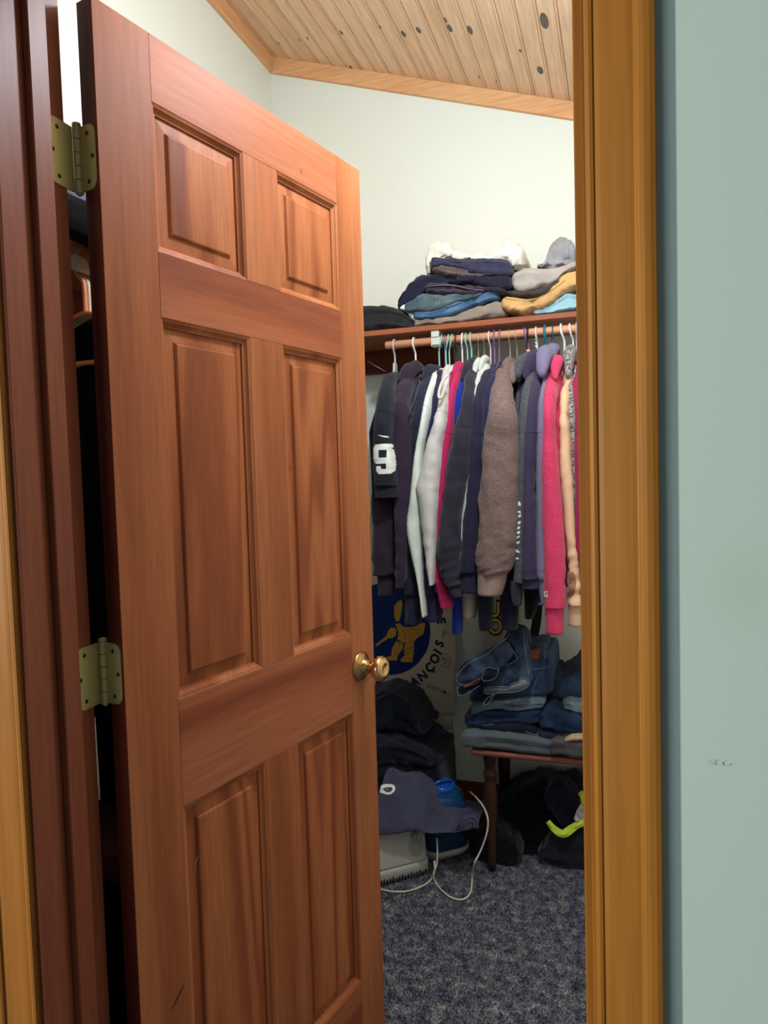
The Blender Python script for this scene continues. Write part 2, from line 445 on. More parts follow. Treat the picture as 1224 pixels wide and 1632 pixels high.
# ------------------------------------------------------------------ the six panel door, swung into the closet
DA = math.atan2(0.9771, 0.2128)
door = structure(empty('door_1', (-0.698, 0.862, 0), (0, 0, DA)), 'reddish brown six panel wooden door standing open into the closet')
DM = Matrix.Translation((-0.698, 0.862, 0)) @ Matrix.Rotation(DA, 4, 'Z')
DI = DM.inverted()
U = [0, .1023, .3087, .4033, .608, .7025]
T0, B0 = 2.044, 0.012
VV = [(1.9413, 1.7149), (1.6134, 1.006), (.8294, .2076)]
TH = 0.0325
def dbox(name, u0, u1, z0, z1, mat):
    return part(name, box(u0, u1, 0, TH, z0, z1, 0.0006), M[mat], door)
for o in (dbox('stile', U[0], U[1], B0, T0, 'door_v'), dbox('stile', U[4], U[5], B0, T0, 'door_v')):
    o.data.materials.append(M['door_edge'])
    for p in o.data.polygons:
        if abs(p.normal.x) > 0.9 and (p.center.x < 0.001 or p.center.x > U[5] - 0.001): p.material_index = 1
for z0, z1 in ((1.9413, T0), (1.6134, 1.7149), (.8294, 1.006), (B0, .2076)):
    dbox('rail', U[1], U[4], z0, z1, 'door_h')
for za, zb in VV:
    dbox('mullion', U[2], U[3], zb, za, 'door_v')
    for ua, ub in ((U[1], U[2]), (U[3], U[4])):
        def ring(i, d): return [(ua + i, d, zb + i), (ub - i, d, zb + i), (ub - i, d, za - i), (ua + i, d, za - i)]
        mp = [(0, .004), (0, .0006), (.0025, .0018), (.0048, .0026), (.0060, .0048), (.0088, .0072), (.0112, .0086), (.0128, .0086), (.0130, .0135)]
        part('panel_molding', loft([ring(i, d) for i, d in mp], True, False), M['door_v'], door)
        pp = [(.0005, .0220), (.0005, .0130), (.0120, .0122), (.0330, .0100), (.0335, .0082), (.0350, .0082), (.0356, .0066), (.0380, .0058)]
        part('panel', loft([ring(i, d) for i, d in pp]), M['door_p'], door)
        part('panel_back', box(ua - .001, ub + .001, .0205, .0275, zb - .001, za + .001), M['door_v'], door)
# knob
KU, KZ = U[5] - 0.0585, 0.9255
part('rosette', lathe([(.0335, .001), (.0335, -.002), (.0325, -.0045), (.0285, -.0075), (.0215, -.0100), (.0175, -.0135), (.0165, -.0190), (.0150, -.0225), (.008, -.0230)], 32, 'Y', (KU, 0, KZ)), M['brass_dark'], door, True)
kn = part('door_knob', lathe([(.0115, -.021), (.0105, -.0260), (.0108, -.0320), (.0150, -.0365), (.0225, -.0405), (.0272, -.0460), (.0288, -.0520), (.0275, -.0585), (.0232, -.0630), (.0150, -.0655), (.0120, -.0650), (.0105, -.0640), (.002, -.0642)], 32, 'Y', (KU, 0, KZ)), M['brass_knob'], door, True)
# hinges: barrel, two leaves, screws
PIN = Vector((-0.7390, 0.868))
for hz, cut in ((1.825, 1), (1.0725, 0)):
    hh = 0.048
    bar = []
    for k in range(5):
        za, zb = hz + hh - k * (2 * hh / 5) - 0.0006, hz + hh - (k + 1) * (2 * hh / 5) + 0.0006
        bar.append(lathe([(.0040, za + .0003), (.0062, za), (.0062, zb), (.0040, zb - .0003)], 16, 'Z', (PIN.x, PIN.y, 0)))
    bar.append(lathe([(.0035, hz + hh + .005), (.0060, hz + hh + .004), (.0066, hz + hh), (.004, hz + hh - .001)], 16, 'Z', (PIN.x, PIN.y, 0)))
    bar.append(lathe([(.0037, hz - hh - .002), (.0037, hz + hh)], 12, 'Z', (PIN.x, PIN.y, 0)))
    hinge = add('hinge', join(*bar), M['brass'], door, True, DI); shade_auto(hinge)
    def leaf_poly(a0, a1):                                        # rounded far corners
        r = 0.014; s = 1 if a1 > a0 else -1
        p = [(a0, hz - hh + .002)]
        for k in range(5): t = math.pi / 2 * k / 4; p.append((a1 - s * r + s * r * math.sin(t), hz - hh + .002 + r - r * math.cos(t)))
        for k in range(5): t = math.pi / 2 * k / 4; p.append((a1 - s * r + s * r * math.cos(t), hz + hh - .002 - r + r * math.sin(t)))
        p.append((a0, hz + hh - .002))
        return p
    lf = prism(leaf_poly(PIN.y - .0045, 0.8165), JL - 0.0005, JL + 0.0016, 'X')
    add('leaf', lf, M['brass'], hinge, False, DI)
    # door leaf lies on the hinge edge of the door (local x = 0 plane)
    lf2 = ([Vector(v) for v in prism(leaf_poly(TH + .0045, 0.0045), -0.0016, 0.0005, 'X')[0]], prism(leaf_poly(TH + .0045, 0.0045), -0.0016, 0.0005, 'X')[1])
    add('leaf', lf2, M['brass'], hinge, False)
    for dz, inn in ((-.034, .010), (0, .003), (.034, .010)):
        a = 0.824 + (inn if dz else 0.0)
        add('screw', lathe([(.0002, JL + .0024), (.0030, JL + .0022), (.0034, JL + .0014)], 12, 'X', (0, a, hz + dz)), M['screw'], hinge, True, DI)
        add('screw', lathe([(.0002, -.0024), (.0030, -.0022), (.0034, -.0014)], 12, 'X', (0, 0.011 + (inn if dz else 0.0), hz + dz)), M['screw'], hinge, True)
# scratches on the door face
def scratch(pts, w, mat):
    P = [Vector((u, -0.0004, z)) for u, z in pts]
    part('scratch', tube(P, w, 6, False, 0.25), M[mat], door)
DSC = [[(0.06, 0.5176), (0.0712, 0.5288), (0.0881, 0.5418)], [(0.1281, 0.7018), (0.1304, 0.7168), (0.1368, 0.7276), (0.1486, 0.7316)], [(0.4279, 1.373), (0.4272, 1.3952), (0.4324, 1.3804)], [(0.4809, 1.9723), (0.4844, 1.9612)]]
scratch(DSC[0], [.0006, .0022, .0006], 'gouge')
scratch(DSC[3], .0008, 'scratch')
for k in (1, 2):
    P = [Vector((u, 0.0064 if k == 2 else 0.0085, z)) for u, z in DSC[k]]
    part('scratch', tube(P, .0009, 6, False, 0.3), M['scratch'], door)

# ------------------------------------------------------------------ cloth builders
def nz(p, f, s): return noise.noise(Vector((p[0] * f + s, p[1] * f + 1.7 * s, p[2] * f - s)))

def crease(p, f, s):
    return 0.45 - 1.6 * abs(noise.noise(Vector((p[0] * f + s, p[1] * f + 1.7 * s, p[2] * f - s))))

def lump(name, top, bot, y0, depth, mat, parent=None, layers=0, seed=1.0, amp=0.006, shear=0.0, nx=90, ns=60, groove=0.014, p=0.45, sub=4, lx=0.018):
    """Folded or heaped cloth: closed loft along x between an upper and a lower outline, front face at y0, given depth."""
    top = smooth_line(top, sub); bot = smooth_line(bot, sub)
    xa, xb = max(top[0][0], bot[0][0]), min(top[-1][0], bot[-1][0])
    yf = (lambda x: interp(y0, x)) if isinstance(y0, list) else (lambda x: y0)
    rings = []
    for i in range(nx + 1):
        s = i / nx; s = 0.5 - 0.5 * math.cos(math.pi * s) * 1.0 if False else s
        x = xa + (xb - xa) * s
        e = min(s, 1 - s) * (xb - xa)
        k = min(1.0, e / lx); k = math.sqrt(max(0.0, 1 - (1 - k) ** 2))
        t, b = interp(top, x), interp(bot, x)
        if t - b < 0.003: t = b + 0.003
        zc, hz = (t + b) / 2, (t - b) / 2 * (0.30 + 0.70 * k)
        D = depth * (0.62 + 0.38 * k); yc = yf(x) + depth / 2
        ring = []
        for j in range(ns):
            a = 2 * math.pi * j / ns
            c, sn = math.cos(a), math.sin(a)
            yy = -math.copysign(abs(c) ** p, c); zz = math.copysign(abs(sn) ** p, sn)
            P = Vector((x, yc + D / 2 * yy, zc + hz * zz))
            r = (zz + 1) / 2
            if layers and c > 0.05:
                for l in range(layers):
                    lc = (l + 1) / (layers + 1) + 0.10 * noise.noise(Vector((x * 7 + seed, l * 3.1, seed)))
                    P.y += groove * math.exp(-((r - lc) / 0.035) ** 2) * min(1, c * 2)
            P.y += shear * r
            nrm = Vector((0, yy * hz, zz * D / 2))
            if nrm.length > 1e-6: nrm.normalize()
            d = 1.5 * amp * (0.8 * nz((P.x, P.y * 0.6, P.z * 1.7), 11, seed) + 0.75 * crease((P.x * .55 + P.z * .5, P.y * 0.5, P.z * 1.3 - P.x * .3), 26, seed + 3) + 0.40 * crease((P.x * .7 - P.z * .6, P.y * .5, P.z), 52, seed + 5))
            ring.append(P + nrm * d)
        rings.append(ring)
    return add(name, loft(rings), mat, parent)

def flat_tube(name, path, aw, bw, mat, parent, seed=0, amp=0.003, n=22, flatdir=None, open_end=True):
    """Flattened cloth tube (a trouser leg): aw half width, bw half thickness; flatdir is its thickness direction."""
    P = smooth_path(path, 6); rings = []
    fd = Vector(flatdir or (0, 0, 1)).normalized()
    m_ = len(P)
    for i, q in enumerate(P):
        t = (P[min(i + 1, m_ - 1)] - P[max(i - 1, 0)]).normalized()
        side = t.cross(fd).normalized(); up = side.cross(t).normalized()
        s = i / (m_ - 1) * (len(aw) - 1); k = min(int(s), len(aw) - 2); a = aw[k] + (aw[k + 1] - aw[k]) * (s - k); b = bw[k] + (bw[k + 1] - bw[k]) * (s - k)
        rings.append([q + side * (a * math.cos(2 * math.pi * j / n)) + up * (b * math.sin(2 * math.pi * j / n)) + Vector((1, 1, 1)) * 0 + up * amp * nz(q + side * a * math.cos(2 * math.pi * j / n), 24, seed) for j in range(n)])
    if open_end:                                                  # turn the end inwards so the opening has cloth thickness and a dark inside
        last = rings[-1]; c = sum(last, Vector()) / n; t = (P[-1] - P[-2]).normalized()
        rings.append([c + (v - c) * 0.90 for v in last])
        rings.append([c + (v - c) * 0.86 - t * 0.035 for v in last])
    return add(name, loft(rings), mat, parent), rings

# ------------------------------------------------------------------ shelf, cleats, rod
ZS = 1.8715
sh = tag(empty('shelf', (0, YB, ZS)), 'long brown wooden shelf on the back wall, loaded with folded trousers', 'shelf')
def wpart(name, vf, mat, par, smooth=False):
    return add(name, vf, mat, par, smooth, Matrix.Translation(-Vector(par.location)))
wpart('board', box(XL + .001, XR, 2.430, YB, ZS - 0.019, ZS, 0.002), M['shelf'], sh)
wpart('cleat', box(XL + .001, -0.6051, YB - 0.019, YB, ZS - 0.110, ZS - 0.0195, 0.002), M['cleat'], sh)
rodt = tag(empty('closet_rod', (-0.5, 2.46, 1.82)), 'round pale wooden rod under the shelf, carrying all the hangers', 'rod')
RZ = 1.8205; RY = 2.46; RR = 0.0135
wpart('dowel', lathe([(RR - .002, -0.790), (RR, -0.788), (RR, 0.90), (RR - .002, 0.902)], 24, 'X', (0, RY, RZ)), M['rod'], rodt, True)
M['offwhite'] = plain('offwhite_paint', (214, 216, 204), 0.5)
for bx in (-0.602, 0.42):
    b = wpart('bracket', join(box(bx - .014, bx + .014, 2.436, 2.442, RZ + .010, ZS - .0195, .001), box(bx - .014, bx + .014, 2.442, YB - .020, ZS - .028, ZS - .0195, .001), box(bx - .016, bx + .016, 2.440, 2.480, RZ - .022, RZ - .0145, .002), box(bx - .016, bx + .016, 2.440, 2.4455, RZ - .022, RZ + .012, .001)), M['offwhite'], rodt)
wc = [(-0.93, 2.40, 1.765), (-0.86, 2.44, 1.735), (-0.80, 2.47, 1.708)]
tag(add('wire', tube([(-0.8749, 2.5, 1.7758), (-0.8413, 2.5, 1.7549), (-0.808, 2.5, 1.7342)], 0.0012, 6), plain('thin_wire', (170, 160, 150), 0.4, 0.6)), 'thin pale wire slanting below the shelf beside the door edge', 'wire')

# ------------------------------------------------------------------ hangers
HM = {k: plain('hanger_' + k, c, r, mtl) for k, c, r, mtl in [('white', (232, 232, 228), .4, 0), ('mint', (150, 210, 190), .4, 0), ('purple', (134, 100, 150), .4, 0), ('black', (30, 28, 30), .4, 0), ('wire', (196, 190, 184), .35, .7), ('teal', (20, 120, 140), .4, 0), ('dteal', (16, 90, 110), .4, 0), ('lavender', (186, 184, 220), .4, 0), ('orange', (240, 140, 96), .45, 0), ('beige', (218, 208, 172), .45, 0), ('grey', (196, 196, 196), .4, 0), ('blue', (24, 100, 170), .35, 0), ('brown', (190, 104, 54), .45, 0)]}
def make_hanger(x, colour, label, r=0.0033, drop=0.092, half=0.205, arms=0.095, zrod=RZ, ry=RY, along='Y', group='hangers on the closet rod', lean=0.0, bar=True, notch=0.0, name='clothes_hanger'):
    """Tubular hanger over the rod; arms lie across the rod. lean shifts the shank sideways."""
    R_ = max(RR + r + 0.002, 0.019)
    zc = zrod + RR + r - R_
    za = zrod - drop
    root = tag(empty(name, (x, ry, za)), label, 'hanger', group)
    def W(u, dx, z): return Vector((dx, u, z)) if along == 'Y' else Vector((u, dx, z))
    hk = []
    for k in range(13):
        a = math.radians(-30 + k * 210 / 12)
        hk.append(W(R_ * math.cos(a), 0, zc + R_ * math.sin(a) - za))
    hk += [W(-R_ * 0.92, lean * .3, zc - R_ * .7 - za), W(-R_ * 0.45, lean * .7, zc - R_ * 1.35 - za), W(-0.001, lean, (zc - R_ * 2.0 - za)), W(0, lean, 0.012), W(0, lean, 0.0)]
    add('hook', tube(smooth_path(hk, 3), r, 8), HM[colour], root)
    ar = [W(-half, lean, -arms + .004), W(-half - .006, lean, -arms - .003), W(-half + .002, lean, -arms - .010)] if bar else [W(-half, lean, -arms)]
    mid = [W(-half * .5, lean, -arms * .44), W(-.03, lean, -.008), W(0, lean, 0.0), W(.03, lean, -.008), W(half * .5, lean, -arms * .44)]
    en = [W(half, lean, -arms + .004), W(half + .006, lean, -arms - .003), W(half - .002, lean, -arms - .010)] if bar else [W(half, lean, -arms)]
    pts = list(reversed(ar)) + mid + en
    if bar: add('arms', tube(smooth_path(pts, 3), r, 8, True), HM[colour], root)
    else: add('arms', tube(smooth_path(pts, 3), r, 8), HM[colour], root)
    return root

HX = [-0.7571, -0.6842, -0.5823, -0.5689, -0.5578, -0.5456, -0.5312, -0.5092, -0.4971, -0.4808, -0.4514, -0.4342, -0.417, -0.3988, -0.3796, -0.3479, -0.3269, -0.2956, -0.2852, -0.2584, -0.2296, -0.2032, -0.1769, -0.1488, -0.1269]
HL = [('grey', 'white clip hanger with a wide flat neck, leftmost on the rod', .0034), ('white', 'plain white plastic hanger second from the left end of the rod', .0036),
      ('mint', 'mint green hanger leaning in front of the white rod bracket', .0030), ('purple', 'thin purple hanger just right of the white rod bracket', .0024),
      ('mint', 'mint green hanger right beside the thin purple one', .0030), ('mint', 'mint green hanger just left of the black hanger', .0028),
      ('black', 'slim black hanger among the mint green ones', .0028), ('white', 'whitish hanger right of the slim black one', .0032),
      ('mint', 'mint green hanger right of the whitish one, crimson hoodie below', .0028), ('mint', 'mint green hanger standing apart, rightmost of the mint ones', .0030),
      ('wire', 'bare twisted wire hanger over the charcoal hoodie', .0013), ('wire', 'bare twisted wire hanger over the pale grey jacket', .0013),
      ('white', 'thin white hanger left of the two purple ones', .0022), ('purple', 'purple hanger, left of the pair beside the brown hoodie', .0030),
      ('purple', 'purple hanger, right of the pair beside the brown hoodie', .0030), ('wire', 'steel wire hanger with an orange wooden shoulder piece', .0018),
      ('wire', 'steel wire hanger with a blue plastic shoulder tip', .0014), ('purple', 'purple hanger touching the thick black one', .0030),
      ('black', 'thick black hanger with a pale pink band', .0036), ('white', 'white twisted cord hanger left of the teal one', .0026),
      ('teal', 'thick teal hanger over the lavender hoodie', .0044), ('dteal', 'dark teal hanger with bunched blue yarn', .0022),
      ('white', 'thick white hanger over the crimson sweatshirt', .0040), ('white', 'white hanger between the thick white and lavender ones', .0030),
      ('lavender', 'pale lavender hanger with a long arm by the door frame', .0034)]
hangers = []
for i, (x, (c, lab, r)) in enumerate(zip(HX, HL)):
    hangers.append(make_hanger(x, c, lab, r, drop=0.096 + 0.006 * math.sin(i * 2.1), lean=(-0.012 if i in (2, 4, 5) else 0.010 if i in (17, 22, 23) else 0.004 * math.sin(i * 1.7)), half=0.135, arms=0.062))
add('neck_plate', prism([(-.030, -.075), (.030, -.075), (.012, .030), (-.012, .030)], -.004, .004, 'X'), HM['grey'], hangers[0], False)
add('shoulder_piece', tube(smooth_path([(0.004, -.13, -.055), (0.003, -.08, -.024), (0.002, -.04, -.002), (0.002, 0, .004)], 5), [.013] * 15 + [.010], 10), HM['brown'], hangers[15])
add('shoulder_tip', tube(smooth_path([(0.0, -.13, -.052), (0.0, -.08, -.024), (0, -.02, .004), (0, .005, .006)], 5), [.012] * 14 + [.009, .006], 10), HM['blue'], hangers[16])
add('pink_band', tube([(0, -.006, .040), (0, -.003, .028)], .0062, 10), plain('pink_band', (240, 180, 170), .5), hangers[18])
add('yarn', tube(smooth_path([(.001, -.018, .062), (-.002, -.012, .045), (.004, -.008, .030), (-.002, -.004, .016), (0.002, 0, .004)], 4), [.004, .006, .004, .006, .005, .004, .006, .005, .004, .006, .005, .004, .006, .005, .004, .006, .004], 8), HM['dteal'], hangers[21])
add('cord_wrap', tube([(0.0025 * math.cos(k * 1.1), -.002 + .0025 * math.sin(k * 1.1) - .012 * (k > 30) * 0, .085 - k * .0022) for k in range(38)], .0022, 6), HM['white'], hangers[19])

# ------------------------------------------------------------------ hanging tops
def sleeve_rings(rows, ys, b, neck, seed, amp, n=44, dense=9):
    """rows (z, centre x, half width) from shoulder to wrist; returns rings running neck -> wrist."""
    Z = smooth_path([Vector(r) for r in rows], dense)
    path = []
    x0, z0, w0, y0 = rows[0][1], rows[0][0], rows[0][2], rows[0][3]
    def bb_(y): return b * (1 - 0.62 * min(1, max(0, (y - ys) / (2.38 - ys))))
    nx_, nz_ = neck
    for k in range(8):
        s = k / 8
        y = RY - 0.020 + (y0 + bb_(y0) - (RY - 0.020)) * s
        z = nz_ - 0.014 + (z0 + 0.004 - nz_ + 0.014) * (s ** 0.95)
        path.append((Vector((nx_ + (x0 - nx_) * s, y, z)), 0.020 + (w0 - 0.020) * s, 0.012 + (bb_(y0) - 0.012) * s))
    for q in Z:
        path.append((Vector((q.y, q.w + bb_(q.w), q.x)), q.z, bb_(q.w)))
    rings = []
    for i, (p, a, bb) in enumerate(path):
        t = (path[min(i + 1, len(path) - 1)][0] - path[max(i - 1, 0)][0]).normalized()
        t.x *= 0.2; t.normalize()
        X = Vector((1, 0, 0)); nr = X.cross(t).normalized()
        ring = []
        for k in range(n):
            an = 2 * math.pi * k / n
            c, s = math.cos(an), math.sin(an)
            q = p + X * (a * math.copysign(abs(c) ** .8, c)) + nr * (bb * math.copysign(abs(s) ** .8, s))
            low = max(0.0, 1 - (q.z - rows[-1][0]) / 0.22)
            d = amp * (1.0 * noise.noise(Vector((q.x * 26 + seed, q.y * 9, q.z * 2.6))) + 0.9 * crease((q.x * 1.0 + q.z * .10, q.y * .4, q.z * .22), 24, seed) + 0.5 * crease((q.x * .6, q.y * .6, q.z + q.x * .5), 19, seed + 2) + (0.3 + 0.8 * low) * crease((q.x * .35, q.y * .35, q.z * 1.1 - q.x * .4), 34, seed + 4))
            ring.append(q + (X * c + nr * s) * d * min(1, a / .02))
        rings.append(ring)
    return rings

def mend(rows, ys, b, grow=1.0, seed=0, n=24):
    """A ribbed cuff: rows as above, straight down."""
    rings = []
    for (z, x, a, y_) in smooth_path_rows(rows, 4):
        ring = []
        for k in range(n * 2):
            an = math.pi * k / n
            rib = 1 + 0.012 * (k % 2)
            ring.append(Vector((x + a * rib * grow * math.cos(an), ys + b + b * rib * grow * math.sin(an) * .9, z)))
        rings.append(ring)
    last = rings[-1]; c = sum(last, Vector()) / len(last)
    rings.append([c + (v - c) * .86 for v in last]); rings.append([c + (v - c) * .8 + Vector((0, 0, .03)) for v in last])
    return loft(rings)

def smooth_path_rows(rows, sub): return [tuple(q) for q in smooth_path([Vector(r) for r in rows], sub)]

TOPS = 'tops hanging on the closet rod'
def garment(name, label, cat, mat, rows, ys, neck, cuff=None, cuffmat=None, b=0.050, hood=None, seed=1.0, amp=0.0085, body=True, hem=0.0, bw=0.026, yback=2.70, hoodmat=None, seam=True, ruck=0):
    """neck = (x, z) where the collar sits on the hanger."""
    root = tag(empty(name, (neck[0], RY, neck[1])), label, cat, TOPS)
    LI = Matrix.Translation(-Vector(root.location))
    sl = add('sleeve', loft(sleeve_rings(rows, ys, b, neck, seed, amp)), mat, root, True, LI)
    if cuff:
        add('cuff', mend(cuff, ys + .004, b * .85), cuffmat or mat, root, True, LI)
    if body:
        zt = max([r[0] for r in rows if r[3] < ys + .01]); zb = rows[-1][0] + 0.05 + hem; rings = []
        bx = neck[0]
        for i in range(26):
            s = i / 25; z = neck[1] - 0.02 + (zb - neck[1] + 0.02) * s
            k = min(1.0, (neck[1] - z + .02) / max(.02, neck[1] - zt + .05))
            ya = RY - 0.05 - (RY - 0.05 - (ys + b * 1.3)) * k ** .8; yb_ = min(yback, RY + 0.05 + 0.19 * k ** .8)
            ring = []
            for j in range(40):
                a = 2 * math.pi * j / 40; c, sn = math.cos(a), math.sin(a)
                y = (ya + yb_) / 2 + (yb_ - ya) / 2 * math.copysign(abs(c) ** .45, c); x = bx + bw * (.6 + .4 * k) * math.copysign(abs(sn) ** .6, sn)
                x += 0.010 * noise.noise(Vector((y * 11, z * 2.2, seed)))
                ring.append(Vector((x, y, z)))
            rings.append(ring)
        add('body', loft(rings), mat, root, True, LI)
    if hood:
        for hi, (hx, hy0, hz0, hw, hh, hd) in enumerate(hood):      # draped roll of the hood, front of neck -> over -> back
            pts = [(hx, hy0, hz0), (hx + .002, hy0 + .035, hz0 + hh * .65), (hx + .004, hy0 + .085, hz0 + hh), (hx + .004, hy0 + .145, hz0 + hh * .8), (hx, hy0 + .20, hz0 + hh * .1)]
            P = smooth_path(pts, 5); rr = [hw * (.30 + .80 * math.sin(math.pi * i / (len(P) - 1)) ** .7) for i in range(len(P))]
            vs, fs = tube(P, rr, 16, False, hd)
            vs = [v + Vector((1, 0, .6)) * .004 * noise.noise(v * 30 + Vector((seed, hi, 0))) for v in vs]
            add('hood', (vs, fs), hoodmat or mat, root, True, LI)
    if seam:                                                        # armhole seam ring at the shoulder
        rg = sleeve_rings(rows, ys, b, neck, seed, amp)
        k = min(range(len(rg)), key=lambda i: abs(sum(v.z for v in rg[i]) / len(rg[i]) - max([r[0] for r in rows if r[3] < ys + .01]) - .012))
        add('seam', tube(rg[k][16:] + rg[k][:3], .0012, 5), mat, root, True, LI)
    return root, sl

# surface decals: a flat mark pressed on the front of a cloth
def bvh_of(o):
    me = o.data; mw = Matrix.Translation(o.parent.location) if o.parent else Matrix.Identity(4)
    return BVHTree.FromPolygons([mw @ v.co for v in me.vertices], [tuple(p.vertices) for p in me.polygons])

def inside(p, poly):
    x, z = p; r = False; j = len(poly) - 1
    for i in range(len(poly)):
        xi, zi = poly[i]; xj, zj = poly[j]
        if (zi > z) != (zj > z) and x < (xj - xi) * (z - zi) / (zj - zi) + xi: r = not r
        j = i
    return r

def decal(name, outer, holes, target, mat, parent, step=0.0012, direction=(0, 1, 0), off=0.0010, start=1.6):
    """outer/holes: lists of (x, z) polygons pressed along direction on to the target's surface."""
    bvh = bvh_of(target); d = Vector(direction).normalized()
    x0 = min(p[0] for q in outer for p in q); x1 = max(p[0] for q in outer for p in q)
    z0 = min(p[1] for q in outer for p in q); z1 = max(p[1] for q in outer for p in q)
    nx, nz_ = max(2, int((x1 - x0) / step)), max(2, int((z1 - z0) / step))
    cache = {}; V = []; Fc = []
    def vert(i, k):
        if (i, k) not in cache:
            x, z = x0 + (x1 - x0) * i / nx, z0 + (z1 - z0) * k / nz_
            h = bvh.ray_cast(Vector((x, start, z)), d)
            if h[0] is None: cache[(i, k)] = None
            else:
                cache[(i, k)] = len(V); V.append(h[0] - d * off)
        return cache[(i, k)]
    for i in range(nx):
        for k in range(nz_):
            c = (x0 + (x1 - x0) * (i + .5) / nx, z0 + (z1 - z0) * (k + .5) / nz_)
            if any(inside(c, q) for q in outer) and not any(inside(c, q) for q in holes):
                ids = [vert(i, k), vert(i + 1, k), vert(i + 1, k + 1), vert(i, k + 1)]
                if None not in ids: Fc.append(tuple(ids))
    return add(name, (V, Fc), mat, parent, True, Matrix.Translation(-Vector(parent.location)) if parent else None)

C = {}
def fab(key, rgb, rgb2=None, **k):
    C[key] = fabric('cloth_' + key, rgb, rgb2, **k); return C[key]
fab('jersey', (34, 36, 46), scale=300); fab('plum', (52, 40, 58)); fab('plum2', (50, 38, 52)); fab('navy', (40, 44, 62)); fab('navy2', (44, 40, 72))
fab('white_mint', (222, 230, 220)); fab('light_grey', (208, 204, 200)); fab('crimson', (188, 40, 92)); fab('crimson_dark', (150, 34, 80)); fab('royal', (28, 52, 150))
fab('charcoal', (48, 46, 58)); fab('pale', (206, 212, 206)); fab('navy3', (42, 38, 62)); fab('navy4', (46, 42, 76)); fab('brown', (112, 92, 88), (138, 116, 108), scale=90, heather=1.0, stretch=(1, 1, 6))
fab('dgrey', (74, 76, 82), (90, 92, 98), scale=120, heather=1.0); fab('plumnavy', (62, 54, 80)); fab('lavender', (120, 114, 146), (132, 126, 158), scale=150, heather=1, stretch=(1, 1, 4)); fab('pink', (214, 58, 100), (222, 72, 112), scale=200, heather=1.0)
fab('beige', (222, 184, 146)); fab('knit', (72, 74, 78), (176, 172, 166), scale=160, heather=1.0, bump=.8); fab('cuff_beige', (190, 172, 162)); fab('black', (20, 19, 24)); fab('ink', (34, 34, 54)); fab('blackish', (14, 14, 18))
fab('stain', (158, 112, 88)); fab('print', (232, 234, 226)); fab('brown_light', (150, 126, 116), (168, 142, 132), scale=90, heather=1.0, stretch=(1, 1, 6))

# hidden long sleeves first (furthest back)
ZN = 1.722
def nk(i, dz=0.0): return (HX[i], ZN + dz)
g_under, _ = garment('sweatshirt', 'dark plum sweatshirt behind the numbered black jersey, cuff showing below', 'sweatshirt', C['plum2'], [(1.5966, -0.7346, 0.0282, 2.23), (1.4722, -0.7307, 0.0344, 2.2), (1.2682, -0.7381, 0.0421, 2.2), (1.1034, -0.7421, 0.0391, 2.2), (1.0247, -0.7434, 0.0359, 2.2)], 2.20, (HX[0] - .012, ZN - .02), [(1.033, -0.741, 0.0337, 2.2), (0.9998, -0.7409, 0.0305, 2.2), (0.9539, -0.7455, 0.0251, 2.2)], seed=3, hem=.06)
g_b, _ = garment('hooded_sweatshirt', 'dark plum hoodie just right of the numbered black jersey', 'sweatshirt', C['plum'], [(1.6093, -0.6787, 0.0224, 2.2283), (1.5475, -0.6637, 0.025, 2.17), (1.4682, -0.665, 0.0344, 2.17), (1.3485, -0.6591, 0.0313, 2.17), (1.2082, -0.6611, 0.0293, 2.17), (1.0668, -0.6714, 0.0232, 2.17), (0.9895, -0.6768, 0.0159, 2.17)], 2.17, nk(1), hood=[(HX[1] - .012, 2.33, 1.660, .018, .062, 1.2), (HX[1] + .008, 2.345, 1.668, .020, .060, 1.2)], seed=5)
g_c, _ = garment('hooded_sweatshirt', 'navy hoodie left of the white long sleeve top, sleeve hanging low', 'sweatshirt', C['navy'], [(1.6389, -0.602, 0.0256, 2.2876), (1.5669, -0.5998, 0.029, 2.2099), (1.4277, -0.6252, 0.0272, 2.205), (1.2665, -0.6424, 0.0253, 2.205), (1.1035, -0.6459, 0.0265, 2.205), (0.9597, -0.649, 0.0298, 2.205)], 2.205, (HX[2] - .03, ZN - .006), [(0.968, -0.6487, 0.0298, 2.205), (0.9081, -0.6515, 0.0288, 2.205), (0.8604, -0.6549, 0.0267, 2.205)], hood=[(HX[2] - .034, 2.32, 1.655, .018, .055, 1.2), (HX[2] - .020, 2.33, 1.660, .017, .050, 1.2)], seed=7)
g_e, _ = garment('sweatshirt', 'dark navy sweatshirt between the white top and the light grey hoodie', 'sweatshirt', C['navy2'], [(1.6639, -0.5613, 0.017, 2.315), (1.5862, -0.56, 0.0155, 2.23), (1.4655, -0.575, 0.0206, 2.2), (1.2659, -0.5877, 0.028, 2.2), (1.0639, -0.5899, 0.025, 2.2), (0.9623, -0.5854, 0.0282, 2.2)], 2.20, (HX[4] - .012, ZN), [(0.9704, -0.5851, 0.0282, 2.2), (0.9215, -0.5854, 0.0272, 2.2), (0.8745, -0.5835, 0.0261, 2.2)], seed=9)
g_d, s_d = garment('long_sleeve_top', 'white long sleeve top with a pointed narrowing sleeve', 'top', C['white_mint'], [(1.6634, -0.5752, 0.0149, 2.3024), (1.6073, -0.5772, 0.0125, 2.2307), (1.5425, -0.5769, 0.0112, 2.165), (1.4514, -0.5978, 0.0133, 2.165), (1.3867, -0.6088, 0.0144, 2.165), (1.2879, -0.6188, 0.0175, 2.165), (1.2442, -0.6231, 0.0207, 2.165), (1.1683, -0.6284, 0.0259, 2.165), (1.0681, -0.6156, 0.0166, 2.165), (0.9879, -0.6074, 0.0083, 2.165), (0.8974, -0.5985, 0.0052, 2.165)], 2.165, (HX[3] - .012, ZN), b=.042, seed=11, amp=.003)
